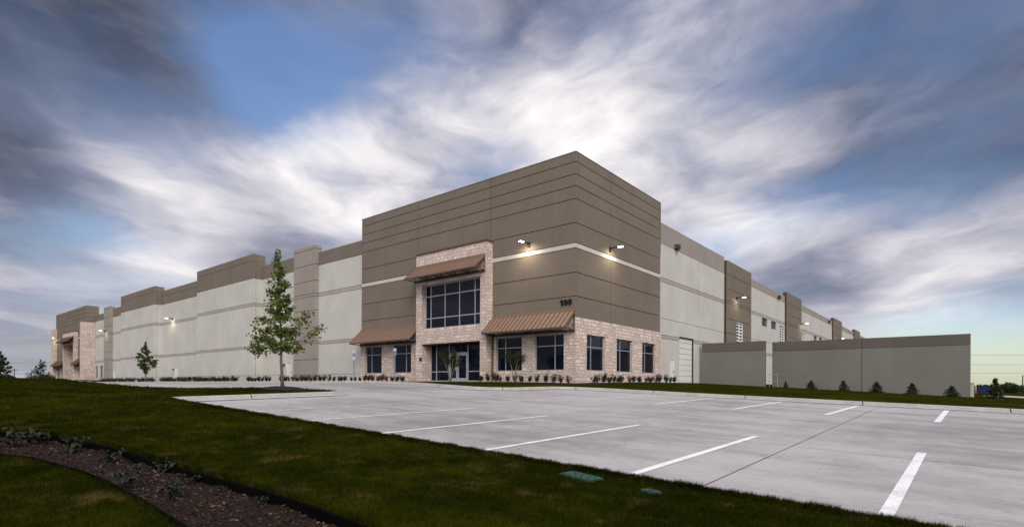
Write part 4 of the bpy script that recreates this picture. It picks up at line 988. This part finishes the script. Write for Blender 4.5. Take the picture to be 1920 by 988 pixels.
def wood_belt(pts, H, label, seed):
    global rng; rng = np.random.default_rng(seed); n = 7000; t = rng.random(n)*(len(pts)-1); i = np.minimum(t.astype(int), len(pts)-2); Q = np.array(pts, float); q = Q[i]+(Q[i+1]-Q[i])*(t-i)[:, None]
    hh = H*(.6+.25*np.sin(q[:, 0]*.13+q[:, 1]*.09)+.2*np.sin(q[:, 0]*.31+q[:, 1]*.37+seed))
    P = np.stack([q[:, 0]+rng.normal(0, 3, n), q[:, 1]+rng.normal(0, 3, n), -1.5+rng.random(n)**.8*(hh+2)], -1); V, F = leaf_quads(P, 1.6)
    tag(np_mesh('tree_line', V, F, ['dark_leaf']), label, 'tree line', kind='stuff')
wood_belt([(-160, -130), (-60, -150), (40, -140), (110, -110)], 21, 'unseen dark trees behind the camera, added to darken the window reflections', 71)  # added unseen belt, kept tall so the front windows mirror something dark
wood_belt([(110, -110), (170, -20), (180, 120)], 4.5, 'dark trees beyond the street at the right behind the photographer', 72)
rd = MB(); strip(rd, [(22.2, 44), (30, 43), (70, 36)], [(-4.5, .03), (4.5, .03)], 'kerb_concrete', zf=groundz); tag(rd.build('road'), kind='structure')
# dumpster
dx_, dy_ = atz(1844, 68)[:2]; dz_ = float(groundz(dx_, dy_)); D_ = empty('dumpster', (dx_, dy_, dz_)); tag(D_, 'dark blue steel dumpster standing beyond the end of the grey screen wall', 'dumpster')
mb = MB(); mb.prism([(dx_-.85, dz_+.15), (dx_+.85, dz_+.15), (dx_+.85, dz_+1.05), (dx_-.85, dz_+1.05)], 'y', dy_-1, dy_+1, 'blue_paint')
for q in np.linspace(-.7, .7, 5): mb.box(dx_+q-.03, dx_+q+.03, dy_-1.05, dy_-1.0, dz_+.15, dz_+1.0, 'blue_paint')
mb.box(dx_-.9, dx_+.9, dy_-1.07, dy_+1.05, dz_+1.0, dz_+1.08, 'blue_paint'); mb.build('bin', D_)
for q in (-.65, .65):
    mb = MB(); mb.tube([(dx_+q-.04, dy_-.8, dz_+.09), (dx_+q+.04, dy_-.8, dz_+.09)], .09, 'black', 10); mb.build('wheel', D_)
bo = atz(1829, 62); mb = MB(); mb.tube([bo, (bo[0], bo[1], bo[2]+1.0), (bo[0], bo[1], bo[2]+1.07)], [.09, .09, .05], 'yellow', 10); tag(mb.build('bollard', smooth=True), 'yellow steel bollard between the stub wall and the blue dumpster', 'bollard')
# power lines and poles
def pole(x, dep_, z0, z1, label, arm=True):
    b_ = atz(x, dep_, z0); E_ = empty('utility_pole', b_); tag(E_, label, 'utility pole', 'utility poles on the horizon'); mb = MB(); mb.tube([b_, (b_[0], b_[1], z1)], [.22, .16], 'wood_pole', 6); mb.build('pole', E_)
    if arm:
        mb = MB(); mb.tube([(b_[0]-right.x*1.3, b_[1]-right.y*1.3, z1-.7), (b_[0]+right.x*1.3, b_[1]+right.y*1.3, z1-.7)], .12, 'wood_pole', 5); mb.build('crossarm', E_)
pole(15, 260, .5, 7.4, 'shorter utility pole on the left horizon, nearest the left edge'); pole(26.7, 260, .5, 8.5, 'taller utility pole on the left horizon, second from the left edge'); pole(1917.5, 200, -1, 6.2, 'thin pole at the right edge above the dark bushes', False)
def wire(pa, pb, label, sag=1.0, r_=.035):
    a_, b_ = Vector(pa), Vector(pb); mb = MB(); mb.tube([a_.lerp(b_, t)-Vector((0, 0, sag*4*t*(1-t))) for t in np.linspace(0, 1, 14)], r_, 'wood_pole', 4); tag(mb.build('power_line'), label, 'power line', 'power lines across the sky')
for y_, lb in ((665, 'highest of the three thin power lines right of the grey screen wall'), (683, 'middle of the three thin power lines right of the grey screen wall'), (698.5, 'lowest of the three thin power lines right of the grey screen wall')):
    dd = 330; z_ = 1.6+(726-y_)/1017*dd; wire((*at(1640, dd), z_), (*at(2150, dd), z_+1), lb, .6, .055)
for y_, lb in ((678, 'upper thin power line above the left horizon'), (699, 'lower thin power line above the left horizon')):
    dd = 262; z_ = 1.6+(718-y_)/1017*dd; wire((*at(-150, dd), z_), (*at(180, dd), z_), lb, .6, .045)
